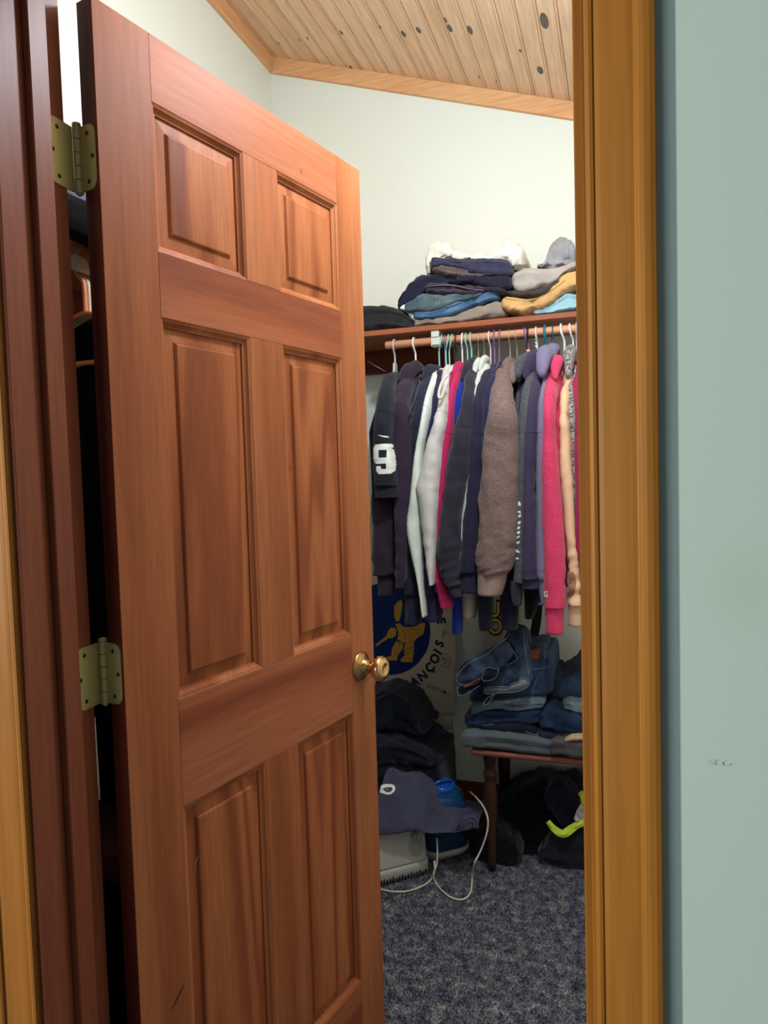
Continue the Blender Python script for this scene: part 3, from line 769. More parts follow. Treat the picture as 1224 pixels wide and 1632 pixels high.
g_g0, _ = garment('sweatshirt', 'dark crimson sweatshirt showing as a thin strip behind the bright crimson hoodie', 'sweatshirt', C['crimson_dark'], [(1.6849, -0.5229, 0.0138, 2.34), (1.5835, -0.5148, 0.0133, 2.23), (1.4635, -0.528, 0.0142, 2.2), (1.3449, -0.5412, 0.0102, 2.2), (1.2053, -0.5509, 0.0103, 2.2), (1.0643, -0.5567, 0.0124, 2.2), (0.9731, -0.558, 0.0135, 2.2)], 2.20, (HX[6] - .006, ZN), seed=13)
g_g, _ = garment('hooded_sweatshirt', 'bright crimson hoodie between the light grey and charcoal hoodies', 'sweatshirt', C['crimson'], [(1.6827, -0.5027, 0.0158, 2.3344), (1.5809, -0.5019, 0.0131, 2.2092), (1.4618, -0.511, 0.015, 2.175), (1.3448, -0.525, 0.0161, 2.175), (1.2069, -0.5386, 0.0122, 2.175), (1.1076, -0.5503, 0.0092, 2.175), (1.0277, -0.5493, 0.0123, 2.175), (0.9758, -0.5384, 0.0184, 2.175), (0.9281, -0.5274, 0.0204, 2.175)], 2.175, (HX[7], ZN), b=.046, hood=[(HX[7] - .006, 2.32, 1.672, .013, .045, 1.3), (HX[7] + .006, 2.31, 1.660, .012, .050, 1.3)], seed=15, amp=.004)
g_f, _ = garment('hooded_sweatshirt', 'light grey hoodie with a broad sleeve tapering to a point', 'sweatshirt', C['light_grey'], [(1.6649, -0.5389, 0.0148, 2.3017), (1.58, -0.5232, 0.0161, 2.1842), (1.5229, -0.5251, 0.0178, 2.145), (1.462, -0.5417, 0.0229, 2.145), (1.385, -0.5568, 0.0301, 2.145), (1.3171, -0.5717, 0.0374, 2.145), (1.2682, -0.571, 0.0313, 2.145), (1.1503, -0.571, 0.0223, 2.145), (1.0713, -0.568, 0.0152, 2.145), (1.0041, -0.5657, 0.0071, 2.145)], 2.145, (HX[5], ZN), b=.046, hood=[(HX[5] + .002, 2.28, 1.632, .011, .075, 1.2), (HX[5] + .016, 2.30, 1.650, .010, .060, 1.2)], seed=17, amp=.005)
g_h, _ = garment('sweatshirt', 'royal blue sweatshirt showing as a sliver left of the charcoal hoodie', 'sweatshirt', C['royal'], [(1.6594, -0.4865, 0.0126, 2.3204), (1.605, -0.4863, 0.0144, 2.2654), (1.5409, -0.4819, 0.0131, 2.215), (1.3435, -0.4938, 0.0142, 2.215), (1.1436, -0.4976, 0.0153, 2.215), (0.9619, -0.501, 0.0164, 2.215)], 2.215, (HX[9] - .022, ZN - .01), [(0.97, -0.5019, 0.0174, 2.215), (0.9009, -0.5046, 0.0165, 2.215), (0.8355, -0.5082, 0.0165, 2.215)], seed=19)
g_cuf, _ = garment('sweatshirt', 'pale grey sweatshirt whose beige cuff hangs below the navy sleeve', 'sweatshirt', C['cuff_beige'], [(1.6234, -0.4251, 0.0142, 2.2883), (1.4598, -0.4298, 0.0189, 2.215), (1.2631, -0.4503, 0.0251, 2.215), (1.0635, -0.463, 0.0273, 2.215), (0.9628, -0.4654, 0.0295, 2.215)], 2.215, (HX[10] + .006, ZN - .01), [(0.9709, -0.4652, 0.0294, 2.215), (0.9306, -0.4651, 0.0264, 2.215), (0.888, -0.4671, 0.0214, 2.215)], C['cuff_beige'], seed=21)
g_j, _ = garment('zip_jacket', 'pale grey zip jacket, a light sliver right of the charcoal hoodie', 'jacket', C['pale'], [(1.6911, -0.4187, 0.0187, 2.3508), (1.6443, -0.4305, 0.0153, 2.2925), (1.576, -0.4252, 0.0128, 2.205), (1.458, -0.4269, 0.0146, 2.17), (1.3426, -0.4374, 0.0147, 2.17), (1.148, -0.4617, 0.0189, 2.17), (1.0693, -0.4665, 0.0159, 2.17)], 2.17, (HX[11], ZN + .004), b=.040, hood=[(HX[11] - .010, 2.31, 1.672, .011, .055, 1.3), (HX[11] + .006, 2.33, 1.685, .011, .050, 1.3)], seed=23, amp=.003)
g_k2, _ = garment('sweatshirt', 'navy sweatshirt tucked behind the brown heather hoodie', 'sweatshirt', C['navy4'], [(1.6556, -0.3785, 0.0162, 2.3167), (1.5751, -0.386, 0.0177, 2.2217), (1.457, -0.3878, 0.0204, 2.19), (1.2636, -0.4087, 0.0275, 2.19), (1.0673, -0.421, 0.0277, 2.19), (0.9784, -0.415, 0.0278, 2.19)], 2.19, (HX[13], ZN), [(0.9843, -0.4095, 0.024, 2.215), (0.9142, -0.41, 0.023, 2.215), (0.8559, -0.4103, 0.0201, 2.215)], C['ink'], seed=25)
g_k3, _ = garment('sweatshirt', 'ink blue sweatshirt behind the dark grey hoodie, loose cuff showing below', 'sweatshirt', C['ink'], [(1.6546, -0.3476, 0.0162, 2.3267), (1.4553, -0.3219, 0.0251, 2.22), (1.261, -0.3277, 0.0272, 2.22), (1.0644, -0.3346, 0.0303, 2.22), (0.9654, -0.3365, 0.0304, 2.22)], 2.22, (HX[14] + .012, ZN - .01), [(0.9733, -0.3364, 0.0304, 2.22), (0.9157, -0.3375, 0.0285, 2.22), (0.8538, -0.3377, 0.0256, 2.22)], seed=26)
g_k, _ = garment('sweatshirt', 'dark navy sweatshirt directly left of the brown heather hoodie', 'sweatshirt', C['navy3'], [(1.6609, -0.406, 0.0163, 2.3112), (1.574, -0.4101, 0.0176, 2.1925), (1.4568, -0.4133, 0.0212, 2.155), (1.3424, -0.4237, 0.0233, 2.155), (1.2655, -0.4303, 0.0244, 2.155), (1.1495, -0.4428, 0.0265, 2.155), (1.0421, -0.4522, 0.0276, 2.155)], 2.155, (HX[12], ZN), [(1.05, -0.452, 0.0276, 2.155), (1.0128, -0.4529, 0.0296, 2.155), (0.9795, -0.4517, 0.0296, 2.155)], b=.046, seed=27, amp=.005)
g_i, _ = garment('hooded_sweatshirt', 'charcoal hoodie with a layered hood and wide sleeve', 'sweatshirt', C['charcoal'], [(1.6639, -0.4565, 0.0227, 2.3067), (1.575, -0.4449, 0.0196, 2.18), (1.4771, -0.4545, 0.0291, 2.14), (1.3822, -0.4694, 0.0322, 2.14), (1.2864, -0.4855, 0.0325, 2.14), (1.1897, -0.4987, 0.0337, 2.14), (1.1021, -0.5079, 0.0368, 2.14), (1.0434, -0.5043, 0.0299, 2.14), (1.0044, -0.4973, 0.0219, 2.14)], 2.14, (HX[10], ZN), [(1.0133, -0.5002, 0.0239, 2.145), (0.984, -0.4929, 0.0179, 2.145), (0.9684, -0.4893, 0.0159, 2.145)], hood=[(HX[10] - .026, 2.30, 1.655, .014, .060, 1.3), (HX[10] - .008, 2.31, 1.664, .014, .062, 1.3), (HX[10] + .010, 2.33, 1.668, .013, .060, 1.3)], seed=29)
g_l, s_l = garment('hooded_sweatshirt', 'brown heather hoodie with the widest sleeve, on the orange wooden hanger', 'sweatshirt', C['brown'], [(1.6459, -0.3514, 0.0259, 2.2843), (1.5893, -0.3417, 0.0336, 2.196), (1.5256, -0.3294, 0.0425, 2.115), (1.452, -0.3366, 0.052, 2.115), (1.378, -0.3419, 0.0559, 2.115), (1.2661, -0.3499, 0.0599, 2.115), (1.1723, -0.3556, 0.0602, 2.115), (1.1062, -0.3617, 0.0613, 2.115), (1.0683, -0.3643, 0.0577, 2.115), (1.0454, -0.3703, 0.0464, 2.115)], 2.115, (HX[15], ZN), [(1.0542, -0.3719, 0.0456, 2.12), (1.016, -0.3756, 0.0428, 2.12), (0.9795, -0.382, 0.0372, 2.12)], C['brown_light'], b=.056, hood=[(HX[15] + .030, 2.27, 1.632, .020, .060, 1.0), (HX[15] + .046, 2.30, 1.640, .018, .066, 1.0), (HX[15] + .004, 2.31, 1.666, .016, .050, 1.1)], seed=31, amp=.006, hem=.02)
g_m, s_m = garment('hooded_sweatshirt', 'dark grey hoodie with white lettering down its edge', 'sweatshirt', C['dgrey'], [(1.646, -0.2575, 0.0196, 2.3067), (1.5656, -0.2624, 0.0197, 2.1967), (1.4509, -0.2712, 0.0214, 2.16), (1.263, -0.2793, 0.0224, 2.16), (1.092, -0.2853, 0.0235, 2.16), (1.0154, -0.2896, 0.0226, 2.16)], 2.16, (HX[17], ZN), [(1.0186, -0.3034, 0.0202, 2.2), (0.9795, -0.3042, 0.0183, 2.2), (0.9423, -0.3029, 0.0125, 2.2)], C['charcoal'], hood=[(HX[17] - .004, 2.28, 1.650, .020, .060, 1.1), (HX[17] + .014, 2.30, 1.66, .018, .064, 1.1)], seed=33, amp=.003)
g_n, _ = garment('hooded_sweatshirt', 'plum navy hoodie left of the lavender one', 'sweatshirt', C['plumnavy'], [(1.6257, -0.2418, 0.0183, 2.2756), (1.5634, -0.245, 0.0167, 2.1842), (1.4494, -0.25, 0.022, 2.145), (1.338, -0.2547, 0.0212, 2.145), (1.2633, -0.257, 0.0203, 2.145), (1.1129, -0.2607, 0.025, 2.145), (1.0278, -0.2613, 0.0279, 2.145)], 2.145, (HX[18], ZN), [(1.0349, -0.2616, 0.0279, 2.148), (1.0179, -0.26, 0.0279, 2.148), (0.9989, -0.2594, 0.027, 2.148)], hood=[(HX[18] + .012, 2.29, 1.645, .018, .075, 1.1), (HX[18] + .028, 2.32, 1.665, .017, .070, 1.1)], seed=35, amp=.004)
g_bk, _ = garment('sweatshirt', 'black sweatshirt whose cuff hangs below the plum navy hoodie', 'sweatshirt', C['black'], [(1.6117, -0.2353, 0.0136, 2.2939), (1.4523, -0.2479, 0.0227, 2.225), (1.2596, -0.2552, 0.0267, 2.225), (1.0647, -0.2615, 0.0279, 2.225), (0.9861, -0.2629, 0.0279, 2.225)], 2.225, (HX[19], ZN - .01), [(0.994, -0.2628, 0.0279, 2.225), (0.9427, -0.2666, 0.0232, 2.225), (0.891, -0.2752, 0.0136, 2.225)], seed=37)
g_o, _ = garment('hooded_sweatshirt', 'lavender grey hoodie with a thick rolled hood beside the crimson sweatshirt', 'sweatshirt', C['lavender'], [(1.6421, -0.2067, 0.0193, 2.3033), (1.5619, -0.2131, 0.0157, 2.1883), (1.4482, -0.2167, 0.0173, 2.15), (1.2625, -0.218, 0.0192, 2.15), (1.075, -0.2185, 0.0202, 2.15), (1.0298, -0.2174, 0.0202, 2.15)], 2.15, (HX[20], ZN), [(1.0314, -0.2176, 0.0187, 2.19), (0.993, -0.2173, 0.0178, 2.19), (0.9506, -0.2161, 0.0141, 2.19)], hood=[(HX[20] + .010, 2.23, 1.642, .024, .080, 1.1), (HX[20] + .028, 2.28, 1.672, .020, .070, 1.0)], seed=39, amp=.004)
g_s, _ = garment('sweatshirt', 'dark crimson sweatshirt rightmost in view by the door frame', 'sweatshirt', C['crimson_dark'], [(1.6356, -0.1044, 0.0225, 2.3083), (1.5567, -0.1067, 0.0242, 2.2008), (1.444, -0.1066, 0.0275, 2.165), (1.3338, -0.1036, 0.0266, 2.165), (1.1489, -0.1, 0.0276, 2.165), (1.0374, -0.0917, 0.025, 2.165), (0.9253, -0.0878, 0.0232, 2.165)], 2.165, (HX[24] + .006, ZN), seed=41)
g_r, _ = garment('knit_sweater', 'grey flecked knit sweater squeezed between beige and crimson tops', 'sweater', C['knit'], [(1.6522, -0.1357, 0.0229, 2.3312), (1.56, -0.1384, 0.0192, 2.2175), (1.4642, -0.1278, 0.0162, 2.185), (1.2968, -0.1266, 0.0163, 2.185), (1.0716, -0.1263, 0.0163, 2.185)], 2.185, (HX[23], ZN + .006), b=.044, hood=[(HX[23] + .004, 2.27, 1.640, .018, .090, 1.1)], seed=43, amp=.003)
g_q, s_q = garment('sweatshirt', 'beige sweatshirt with a brown stain above the cuff', 'sweatshirt', C['beige'], [(1.6064, -0.147, 0.0149, 2.2612), (1.5587, -0.1531, 0.0154, 2.1925), (1.4969, -0.1532, 0.0188, 2.155), (1.4455, -0.1504, 0.0188, 2.155), (1.335, -0.1467, 0.017, 2.155), (1.2611, -0.1433, 0.0143, 2.155), (1.1498, -0.1396, 0.0162, 2.155), (1.0754, -0.1362, 0.0189, 2.155), (1.0101, -0.1318, 0.0207, 2.155), (0.9521, -0.1299, 0.0198, 2.155)], 2.155, (HX[22] + .022, ZN), [(0.9606, -0.1277, 0.0233, 2.15), (0.9269, -0.1264, 0.0233, 2.15), (0.8876, -0.127, 0.0234, 2.15)], C['beige'], seed=45, b=.046)
g_p, s_p = garment('sweatshirt', 'crimson pink sweatshirt with a small white emblem above the long cuff', 'sweatshirt', C['pink'], [(1.6735, -0.1922, 0.0214, 2.3432), (1.6026, -0.1934, 0.0205, 2.2328), (1.5368, -0.1927, 0.0187, 2.1224), (1.4459, -0.1936, 0.0205, 2.115), (1.3367, -0.1909, 0.025, 2.115), (1.2087, -0.1859, 0.0304, 2.115), (1.08, -0.1844, 0.0304, 2.115), (0.9782, -0.187, 0.0297, 2.115), (0.9503, -0.1874, 0.0279, 2.115)], 2.115, (HX[22], ZN - .004), [(0.9568, -0.1877, 0.0279, 2.12), (0.9121, -0.1875, 0.0271, 2.12), (0.8692, -0.1873, 0.0262, 2.12)], hood=[(HX[22] - .004, 2.23, 1.628, .016, .070, 1.2)], seed=47, amp=.004)
g_a, s_a = garment('sports_jersey', 'black short sleeve sports jersey with a white number nine on the sleeve', 'jersey', C['jersey'], [(1.6581, -0.7346, 0.0219, 2.2689), (1.5903, -0.7154, 0.0274, 2.1717), (1.5276, -0.7097, 0.0291, 2.13), (1.4689, -0.7147, 0.0323, 2.13), (1.3899, -0.7109, 0.0386, 2.13), (1.3206, -0.7089, 0.0407, 2.13)], 2.13, (HX[0], ZN), [(1.3266, -0.7081, 0.0416, 2.125), (1.3029, -0.7078, 0.0406, 2.125), (1.2831, -0.7084, 0.0386, 2.125)], seed=49, amp=.003, hem=-.10, bw=.024)

fab('string', (62, 64, 84)); fab('loop_grey', (214, 210, 206))
add('drawstring', tube(smooth_path([(-0.6157, 2.27, 1.6625), (-0.6138, 2.22, 1.6125), (-0.6209, 2.19, 1.5744), (-0.624, 2.17, 1.5552), (-0.6181, 2.17, 1.5431), (-0.61, 2.17, 1.5407)], 5), .0026, 7), C['string'], g_b, True, Matrix.Translation(-Vector(g_b.location)))
add('hood_edge', tube(smooth_path([(-0.5093, 2.22, 1.6651), (-0.5189, 2.19, 1.6466), (-0.5223, 2.16, 1.6202), (-0.5231, 2.145, 1.5996), (-0.5202, 2.14, 1.5874), (-0.5123, 2.14, 1.5888), (-0.5061, 2.15, 1.6143), (-0.5006, 2.18, 1.6441)], 5), .0042, 8), C['loop_grey'], g_f, True, Matrix.Translation(-Vector(g_f.location)))

# marks on the tops
M['print'] = C['print']
n9 = [[]]
def px_poly(ox, oz, sx, sz, pts): return [(ox + sx * u, oz + sz * v) for u, v in pts]
NB = [(-0.7391, 1.4541), (-0.6733, 1.3592)]
nx0, nz0, nx1, nz1 = NB[0][0], NB[1][1], NB[1][0], NB[0][1]
def nine(u, v): return (nx0 + (nx1 - nx0) * u, nz0 + (nz1 - nz0) * v)
decal('number', [[nine(*p) for p in [(0, .52), (.05, .40), (.16, .345), (.66, .345), (.66, .17), (.42, .17), (.40, .27), (.17, .27), (.17, .10), (.28, 0), (.86, 0), (1, .10), (.97, .88), (.84, 1), (.14, .99), (0, .89)]]],
      [[nine(*p) for p in [(.32, .55), (.70, .55), (.70, .80), (.32, .80)]]], s_a, C['print'], g_a)
decal('swoosh', [[(-0.7193, 1.4828), (-0.7069, 1.4803), (-0.6883, 1.4775), (-0.6874, 1.4736), (-0.6967, 1.474), (-0.7091, 1.4775)]], [], s_a, C['print'], g_a, .0008)
decal('emblem', [[(-0.2144, 0.9979), (-0.209, 0.9999), (-0.2036, 1.0), (-0.2036, 0.9963), (-0.209, 0.9962), (-0.2109, 0.9924), (-0.211, 0.9868), (-0.2056, 0.987), (-0.2055, 0.9935), (-0.2028, 0.9936), (-0.2029, 0.9833), (-0.2138, 0.9821), (-0.2155, 0.9904)]], [], s_p, C['print'], g_p, .0008)
decal('stain', [[(-0.1429, 1.0454), (-0.1374, 1.0548), (-0.1302, 1.0531), (-0.125, 1.042), (-0.1236, 1.0159), (-0.1275, 0.9915), (-0.1367, 0.9781), (-0.1455, 0.9929), (-0.1469, 1.0191)]], [], s_q, C['stain'], g_q, .0015)
LET = [[(-0.2905, 1.2632), (-0.2848, 1.265), (-0.2812, 1.2573), (-0.2823, 1.2498), (-0.2869, 1.2536), (-0.2898, 1.248), (-0.2925, 1.2537)], [(-0.2947, 1.2386), (-0.2817, 1.2346), (-0.2818, 1.2289), (-0.2948, 1.2329)], [(-0.2989, 1.2177), (-0.2818, 1.227), (-0.281, 1.2194), (-0.2981, 1.2101)], [(-0.2992, 1.2006), (-0.2831, 1.2062), (-0.2823, 1.1986), (-0.2994, 1.1911)], [(-0.3005, 1.1835), (-0.2843, 1.191), (-0.2845, 1.1834), (-0.3006, 1.1758)], [(-0.3007, 1.172), (-0.2846, 1.1758), (-0.2848, 1.1682), (-0.3008, 1.1644)], [(-0.302, 1.1549), (-0.2868, 1.1625), (-0.2869, 1.1568), (-0.3021, 1.1472)], [(-0.3032, 1.1396), (-0.2871, 1.1454), (-0.2872, 1.1387), (-0.3034, 1.132)], [(-0.3046, 1.1186), (-0.2989, 1.1205), (-0.2877, 1.1129), (-0.2878, 1.1091), (-0.3047, 1.1119)], [(-0.305, 1.0937), (-0.2909, 1.0948), (-0.291, 1.089), (-0.3051, 1.088)]]
decal('lettering', LET, [], s_m, C['print'], g_m, .0009)

# ------------------------------------------------------------------ folded clothes on the shelf
SHG = 'folded clothes on the shelf'
fab('s_black', (44, 42, 44)); fab('s_taupe', (150, 134, 122)); fab('s_blue', (70, 100, 134), (104, 136, 166), scale=300); fab('s_green', (74, 92, 98), (104, 120, 122), scale=300); fab('s_plum', (62, 52, 66)); fab('s_navy', (34, 36, 56)); fab('s_dnavy', (40, 36, 54))
fab('s_brown', (104, 88, 86)); fab('s_char', (56, 56, 76)); fab('s_cream', (222, 214, 200)); fab('s_light', (150, 186, 196)); fab('s_tan', (204, 160, 104)); fab('s_olive', (70, 62, 56)); fab('s_stone', (168, 158, 150)); fab('s_grey', (146, 144, 146)); fab('s_rust', (120, 80, 60)); fab('s_white', (236, 236, 232))
def shelf_item(name, label, cat, key, top, bot, y0, depth, **k):
    o = lump(name, top, bot, y0, depth, C[key], **k)
    return tag(o, label, cat, SHG)
zs = ZS + 0.001
def onshelf(pts): return [(x, max(z, zs)) for x, z in pts]
def flat(pts): return [(x, zs) for x, _ in pts]
shelf_item('folded_trousers', 'grey taupe trousers at the bottom of the tall stack', 'trousers', 's_taupe', [(-0.6822, 1.8994), (-0.6347, 1.8991), (-0.5945, 1.8931), (-0.504, 1.9056), (-0.4281, 1.9274), (-0.3898, 1.9359), (-0.3606, 1.9225), (-0.3527, 1.899)], flat([(-0.6826, 1.8843), (-0.3531, 1.8783)]), 2.425, .27, layers=1, seed=2.2)
shelf_item('folded_jeans', 'mid blue jeans folded into the lower part of the tall stack', 'jeans', 's_blue', [(-0.6809, 1.9252), (-0.6314, 1.9203), (-0.6001, 1.9236), (-0.5271, 1.9395), (-0.4749, 1.9509), (-0.4213, 1.9639), (-0.3959, 1.9654), (-0.3731, 1.9526)], onshelf([(-0.6817, 1.8973), (-0.6322, 1.8926), (-0.5921, 1.8888), (-0.5019, 1.9033), (-0.4263, 1.925), (-0.3733, 1.9402)]), 2.415, .27, layers=1, seed=3.3, amp=.005)
shelf_item('folded_jeans', 'grey green jeans drooping at the left of the tall stack', 'jeans', 's_green', [(-0.7091, 1.9453), (-0.6748, 1.9589), (-0.636, 1.9826), (-0.5743, 1.9717), (-0.4727, 1.9567), (-0.4195, 1.9635)], onshelf([(-0.7097, 1.926), (-0.6559, 1.91), (-0.6022, 1.9154), (-0.5383, 1.9238), (-0.4731, 1.9401), (-0.4197, 1.9511)]), 2.405, .25, layers=1, seed=4.1)
shelf_item('cloth_scrap', 'small white cloth corner poking out left of the tall stack', 'cloth', 's_white', [(-0.732, 1.9475), (-0.6994, 1.9616), (-0.6836, 1.9513), (-0.6708, 1.9219), (-0.6646, 1.8975)], onshelf([(-0.7323, 1.9388), (-0.7049, 1.9274), (-0.6918, 1.9044), (-0.665, 1.8845)]), 2.435, .10, seed=5.1, amp=.003)
shelf_item('folded_trousers', 'navy sweatpants bulging out left of the tall stack', 'trousers', 's_navy', [(-0.7404, 1.9506), (-0.7139, 1.9912), (-0.6759, 2.043), (-0.6171, 2.0534), (-0.5597, 2.0447), (-0.499, 2.023), (-0.4222, 2.0018), (-0.3636, 1.9828)], onshelf([(-0.7406, 1.9419), (-0.6923, 1.9457), (-0.6509, 1.9673), (-0.6008, 1.9962), (-0.5019, 1.9939), (-0.3638, 1.9704)]), 2.425, .28, layers=2, seed=6.4, amp=.008)
shelf_item('folded_trousers', 'dark plum trousers with a lighter waistband edge in the middle of the tall stack', 'trousers', 's_plum', [(-0.6317, 2.0064), (-0.5984, 2.0111), (-0.5223, 1.9985), (-0.4225, 1.9771), (-0.3682, 1.9711), (-0.3436, 1.9582)], [(-0.6324, 1.981), (-0.5796, 1.9711), (-0.5232, 1.961), (-0.4718, 1.9513), (-0.4103, 1.9572), (-0.3439, 1.944)], 2.40, .26, layers=1, seed=7.9)
shelf_item('folded_trousers', 'very dark navy trousers under the charcoal pair in the tall stack', 'trousers', 's_dnavy', [(-0.5217, 2.026), (-0.472, 2.0328), (-0.4107, 2.0195), (-0.3378, 2.0132), (-0.3298, 2.0)], [(-0.5221, 2.0093), (-0.4665, 1.9905), (-0.4117, 1.9742), (-0.3617, 1.9584), (-0.3307, 1.9551)], 2.41, .26, layers=1, seed=8.6)
shelf_item('folded_trousers', 'grey brown trousers squeezed under the charcoal pair', 'trousers', 's_brown', [(-0.607, 2.0703), (-0.5717, 2.0703), (-0.4963, 2.0509), (-0.4432, 2.0364), (-0.3804, 2.0229)], [(-0.6077, 2.0429), (-0.5293, 2.0256), (-0.4714, 2.0127), (-0.3807, 2.0086)], 2.405, .25, layers=1, seed=9.2)
shelf_item('folded_trousers', 'charcoal trousers with a soft sheen under the cream pair', 'trousers', 's_char', [(-0.6094, 2.0945), (-0.5764, 2.0968), (-0.4689, 2.0794), (-0.358, 2.0659), (-0.3336, 2.0487), (-0.3257, 2.0336)], [(-0.6103, 2.063), (-0.5665, 2.0579), (-0.4954, 2.0412), (-0.4343, 2.0155), (-0.3365, 2.0043), (-0.3262, 2.0092)], 2.40, .27, layers=1, seed=10.5)
shelf_item('folded_trousers', 'rumpled cream trousers on top of the tall stack', 'trousers', 's_cream', [(-0.6346, 2.1137), (-0.6274, 2.136), (-0.6091, 2.1548), (-0.5717, 2.1562), (-0.5415, 2.1439), (-0.5291, 2.1215), (-0.4718, 2.0915), (-0.4085, 2.0817), (-0.3747, 2.0979), (-0.3575, 2.1283), (-0.345, 2.1348), (-0.3328, 2.1251), (-0.3165, 2.123), (-0.2965, 2.1002), (-0.2867, 2.0788)], [(-0.6364, 2.0505), (-0.6141, 2.0521), (-0.6001, 2.08), (-0.4701, 2.0727), (-0.3486, 2.058), (-0.3285, 2.0312), (-0.3102, 2.0209), (-0.2877, 2.0263)], 2.425, .24, layers=0, seed=11.3, amp=.016, nx=150, ns=80)
shelf_item('folded_garment', 'soft black folded garment lying alone at the left of the shelf', 'clothes', 's_black', [(-0.912, 1.968), (-0.8499, 1.9661), (-0.7982, 1.9608), (-0.7406, 1.9419), (-0.7023, 1.9143), (-0.6757, 1.8879)], flat([(-0.9145, 1.8926), (-0.6757, 1.8879)]), 2.425, .26, layers=2, seed=12.7, amp=.006)
shelf_item('folded_jeans', 'pale blue jeans under the tan trousers at the right of the shelf', 'jeans', 's_light', [(-0.27, 1.8948), (-0.2212, 1.896), (-0.1847, 1.9187), (-0.1506, 1.9372), (-0.1172, 1.9316), (-0.0627, 1.9298)], flat([(-0.2703, 1.8826), (-0.0633, 1.8821)]), 2.425, .27, layers=2, seed=13.2)
shelf_item('folded_trousers', 'tan chino trousers curling up at the right of the shelf', 'trousers', 's_tan', [(-0.3726, 1.9349), (-0.3515, 1.9491), (-0.3207, 1.9377), (-0.2737, 1.9327), (-0.2311, 1.9383), (-0.1947, 1.9646), (-0.1645, 1.9932), (-0.1194, 1.9959), (-0.0615, 1.9931)], onshelf([(-0.3731, 1.9144), (-0.3547, 1.8919), (-0.2972, 1.876), (-0.2502, 1.8856), (-0.2078, 1.8955), (-0.1555, 1.9402), (-0.1181, 1.9521), (-0.062, 1.9499)]), 2.41, .27, layers=1, seed=14.9, amp=.007)
shelf_item('folded_trousers', 'dark olive trousers between the tan and the stone grey pairs', 'trousers', 's_olive', [(-0.3541, 1.9609), (-0.3087, 1.958), (-0.2557, 1.9502), (-0.1991, 1.9663), (-0.1492, 1.9887), (-0.1156, 2.0087)], [(-0.3544, 1.9465), (-0.3091, 1.9355), (-0.2561, 1.9279), (-0.1954, 1.9478), (-0.1494, 1.9728), (-0.1159, 1.9889)], 2.415, .25, seed=15.8)
shelf_item('folded_trousers', 'stone grey trousers on the olive and tan pairs', 'trousers', 's_stone', [(-0.3352, 2.0034), (-0.3123, 2.0211), (-0.2754, 2.0289), (-0.2352, 2.0222), (-0.1816, 2.0138), (-0.1422, 2.0211), (-0.1148, 2.0257), (-0.0705, 2.0243)], [(-0.3359, 1.9708), (-0.3136, 1.9501), (-0.2547, 1.9417), (-0.2004, 1.956), (-0.1703, 1.9806), (-0.1248, 2.0072), (-0.0707, 2.0086)], 2.405, .27, layers=1, seed=16.4)
shelf_item('folded_trousers', 'crumpled grey trousers heaped on top at the right of the shelf', 'trousers', 's_grey', [(-0.2523, 2.0383), (-0.2254, 2.0655), (-0.2007, 2.0968), (-0.1706, 2.107), (-0.1527, 2.1047), (-0.1314, 2.078), (-0.122, 2.0468), (-0.1182, 2.0343)], [(-0.2524, 2.0301), (-0.196, 2.0154), (-0.1501, 2.0181), (-0.1184, 2.0223)], 2.435, .20, layers=0, seed=17.7, amp=.018, nx=120, ns=80)
shelf_item('folded_garment', 'rust brown garment just showing at the right by the door frame', 'clothes', 's_rust', [(-0.1324, 2.0508), (-0.1165, 2.0569), (-0.0714, 2.0554)], [(-0.1328, 2.0187), (-0.0719, 2.0195)], 2.445, .2, seed=18.8)

def press(par, pts, r=.0012, key='thread', off=.0015, name='stitching'):
    bvh = BVHTree.FromPolygons([v.co for v in par.data.vertices], [tuple(p.vertices) for p in par.data.polygons]); out = []
    for q in smooth_path([Vector((x, 0, z)) for x, z in pts], 8):
        h = bvh.ray_cast(Vector((q.x, 1.5, q.z)), Vector((0, 1, 0)))
        if h[0] is not None: out.append(h[0] + Vector((0, -off, 0)))
    if len(out) > 2: add(name, tube(out, r, 6, False, .6), C[key], par)
fab('thread', (120, 136, 166)); fab('plum_light', (118, 96, 112)); fab('olive_seam', (120, 140, 138)); fab('tan_seam', (170, 126, 76)); fab('stone_seam', (136, 126, 118)); fab('cream_seam', (180, 170, 154)); fab('char_light', (92, 92, 112))
byname = {}
for o in COL.objects:
    if o.get('group') == SHG: byname[o['label']] = o
def lab(s): return next(o for l, o in byname.items() if s in l)
press(lab('plum'), [(-0.6275, 1.9974), (-0.5724, 1.9956), (-0.5204, 1.9878), (-0.4756, 1.9746), (-0.4228, 1.9627)], .0034, 'plum_light', .0005, 'waistband')
press(lab('plum'), [(-0.5728, 1.9809), (-0.5381, 1.9709), (-0.525, 1.9779), (-0.4971, 1.9707)], .0016, 'plum_light', .0012, 'waistband')
for dx in (0, 5): press(lab('grey green'), [(-0.592, 1.9673), (-0.5881, 1.9478), (-0.5931, 1.9251)][:] if dx == 0 else [(-0.581, 1.9661), (-0.5771, 1.9467), (-0.582, 1.9261)], .0012, 'olive_seam')
press(lab('mid blue jeans folded'), [(-0.5781, 1.9193), (-0.5252, 1.9288), (-0.4686, 1.944), (-0.4299, 1.9545)], .0013, 'thread')
press(lab('tan chino'), [(-0.3622, 1.9338), (-0.3108, 1.9203), (-0.2598, 1.917), (-0.1991, 1.9409), (-0.159, 1.9686)], .0013, 'tan_seam')
press(lab('stone grey'), [(-0.3152, 1.9727), (-0.2787, 1.9605), (-0.2382, 1.9642), (-0.198, 1.9798)], .0013, 'stone_seam')
press(lab('stone grey'), [(-0.3114, 1.96), (-0.2748, 1.952), (-0.2344, 1.9537), (-0.2103, 1.9611)], .0013, 'stone_seam')
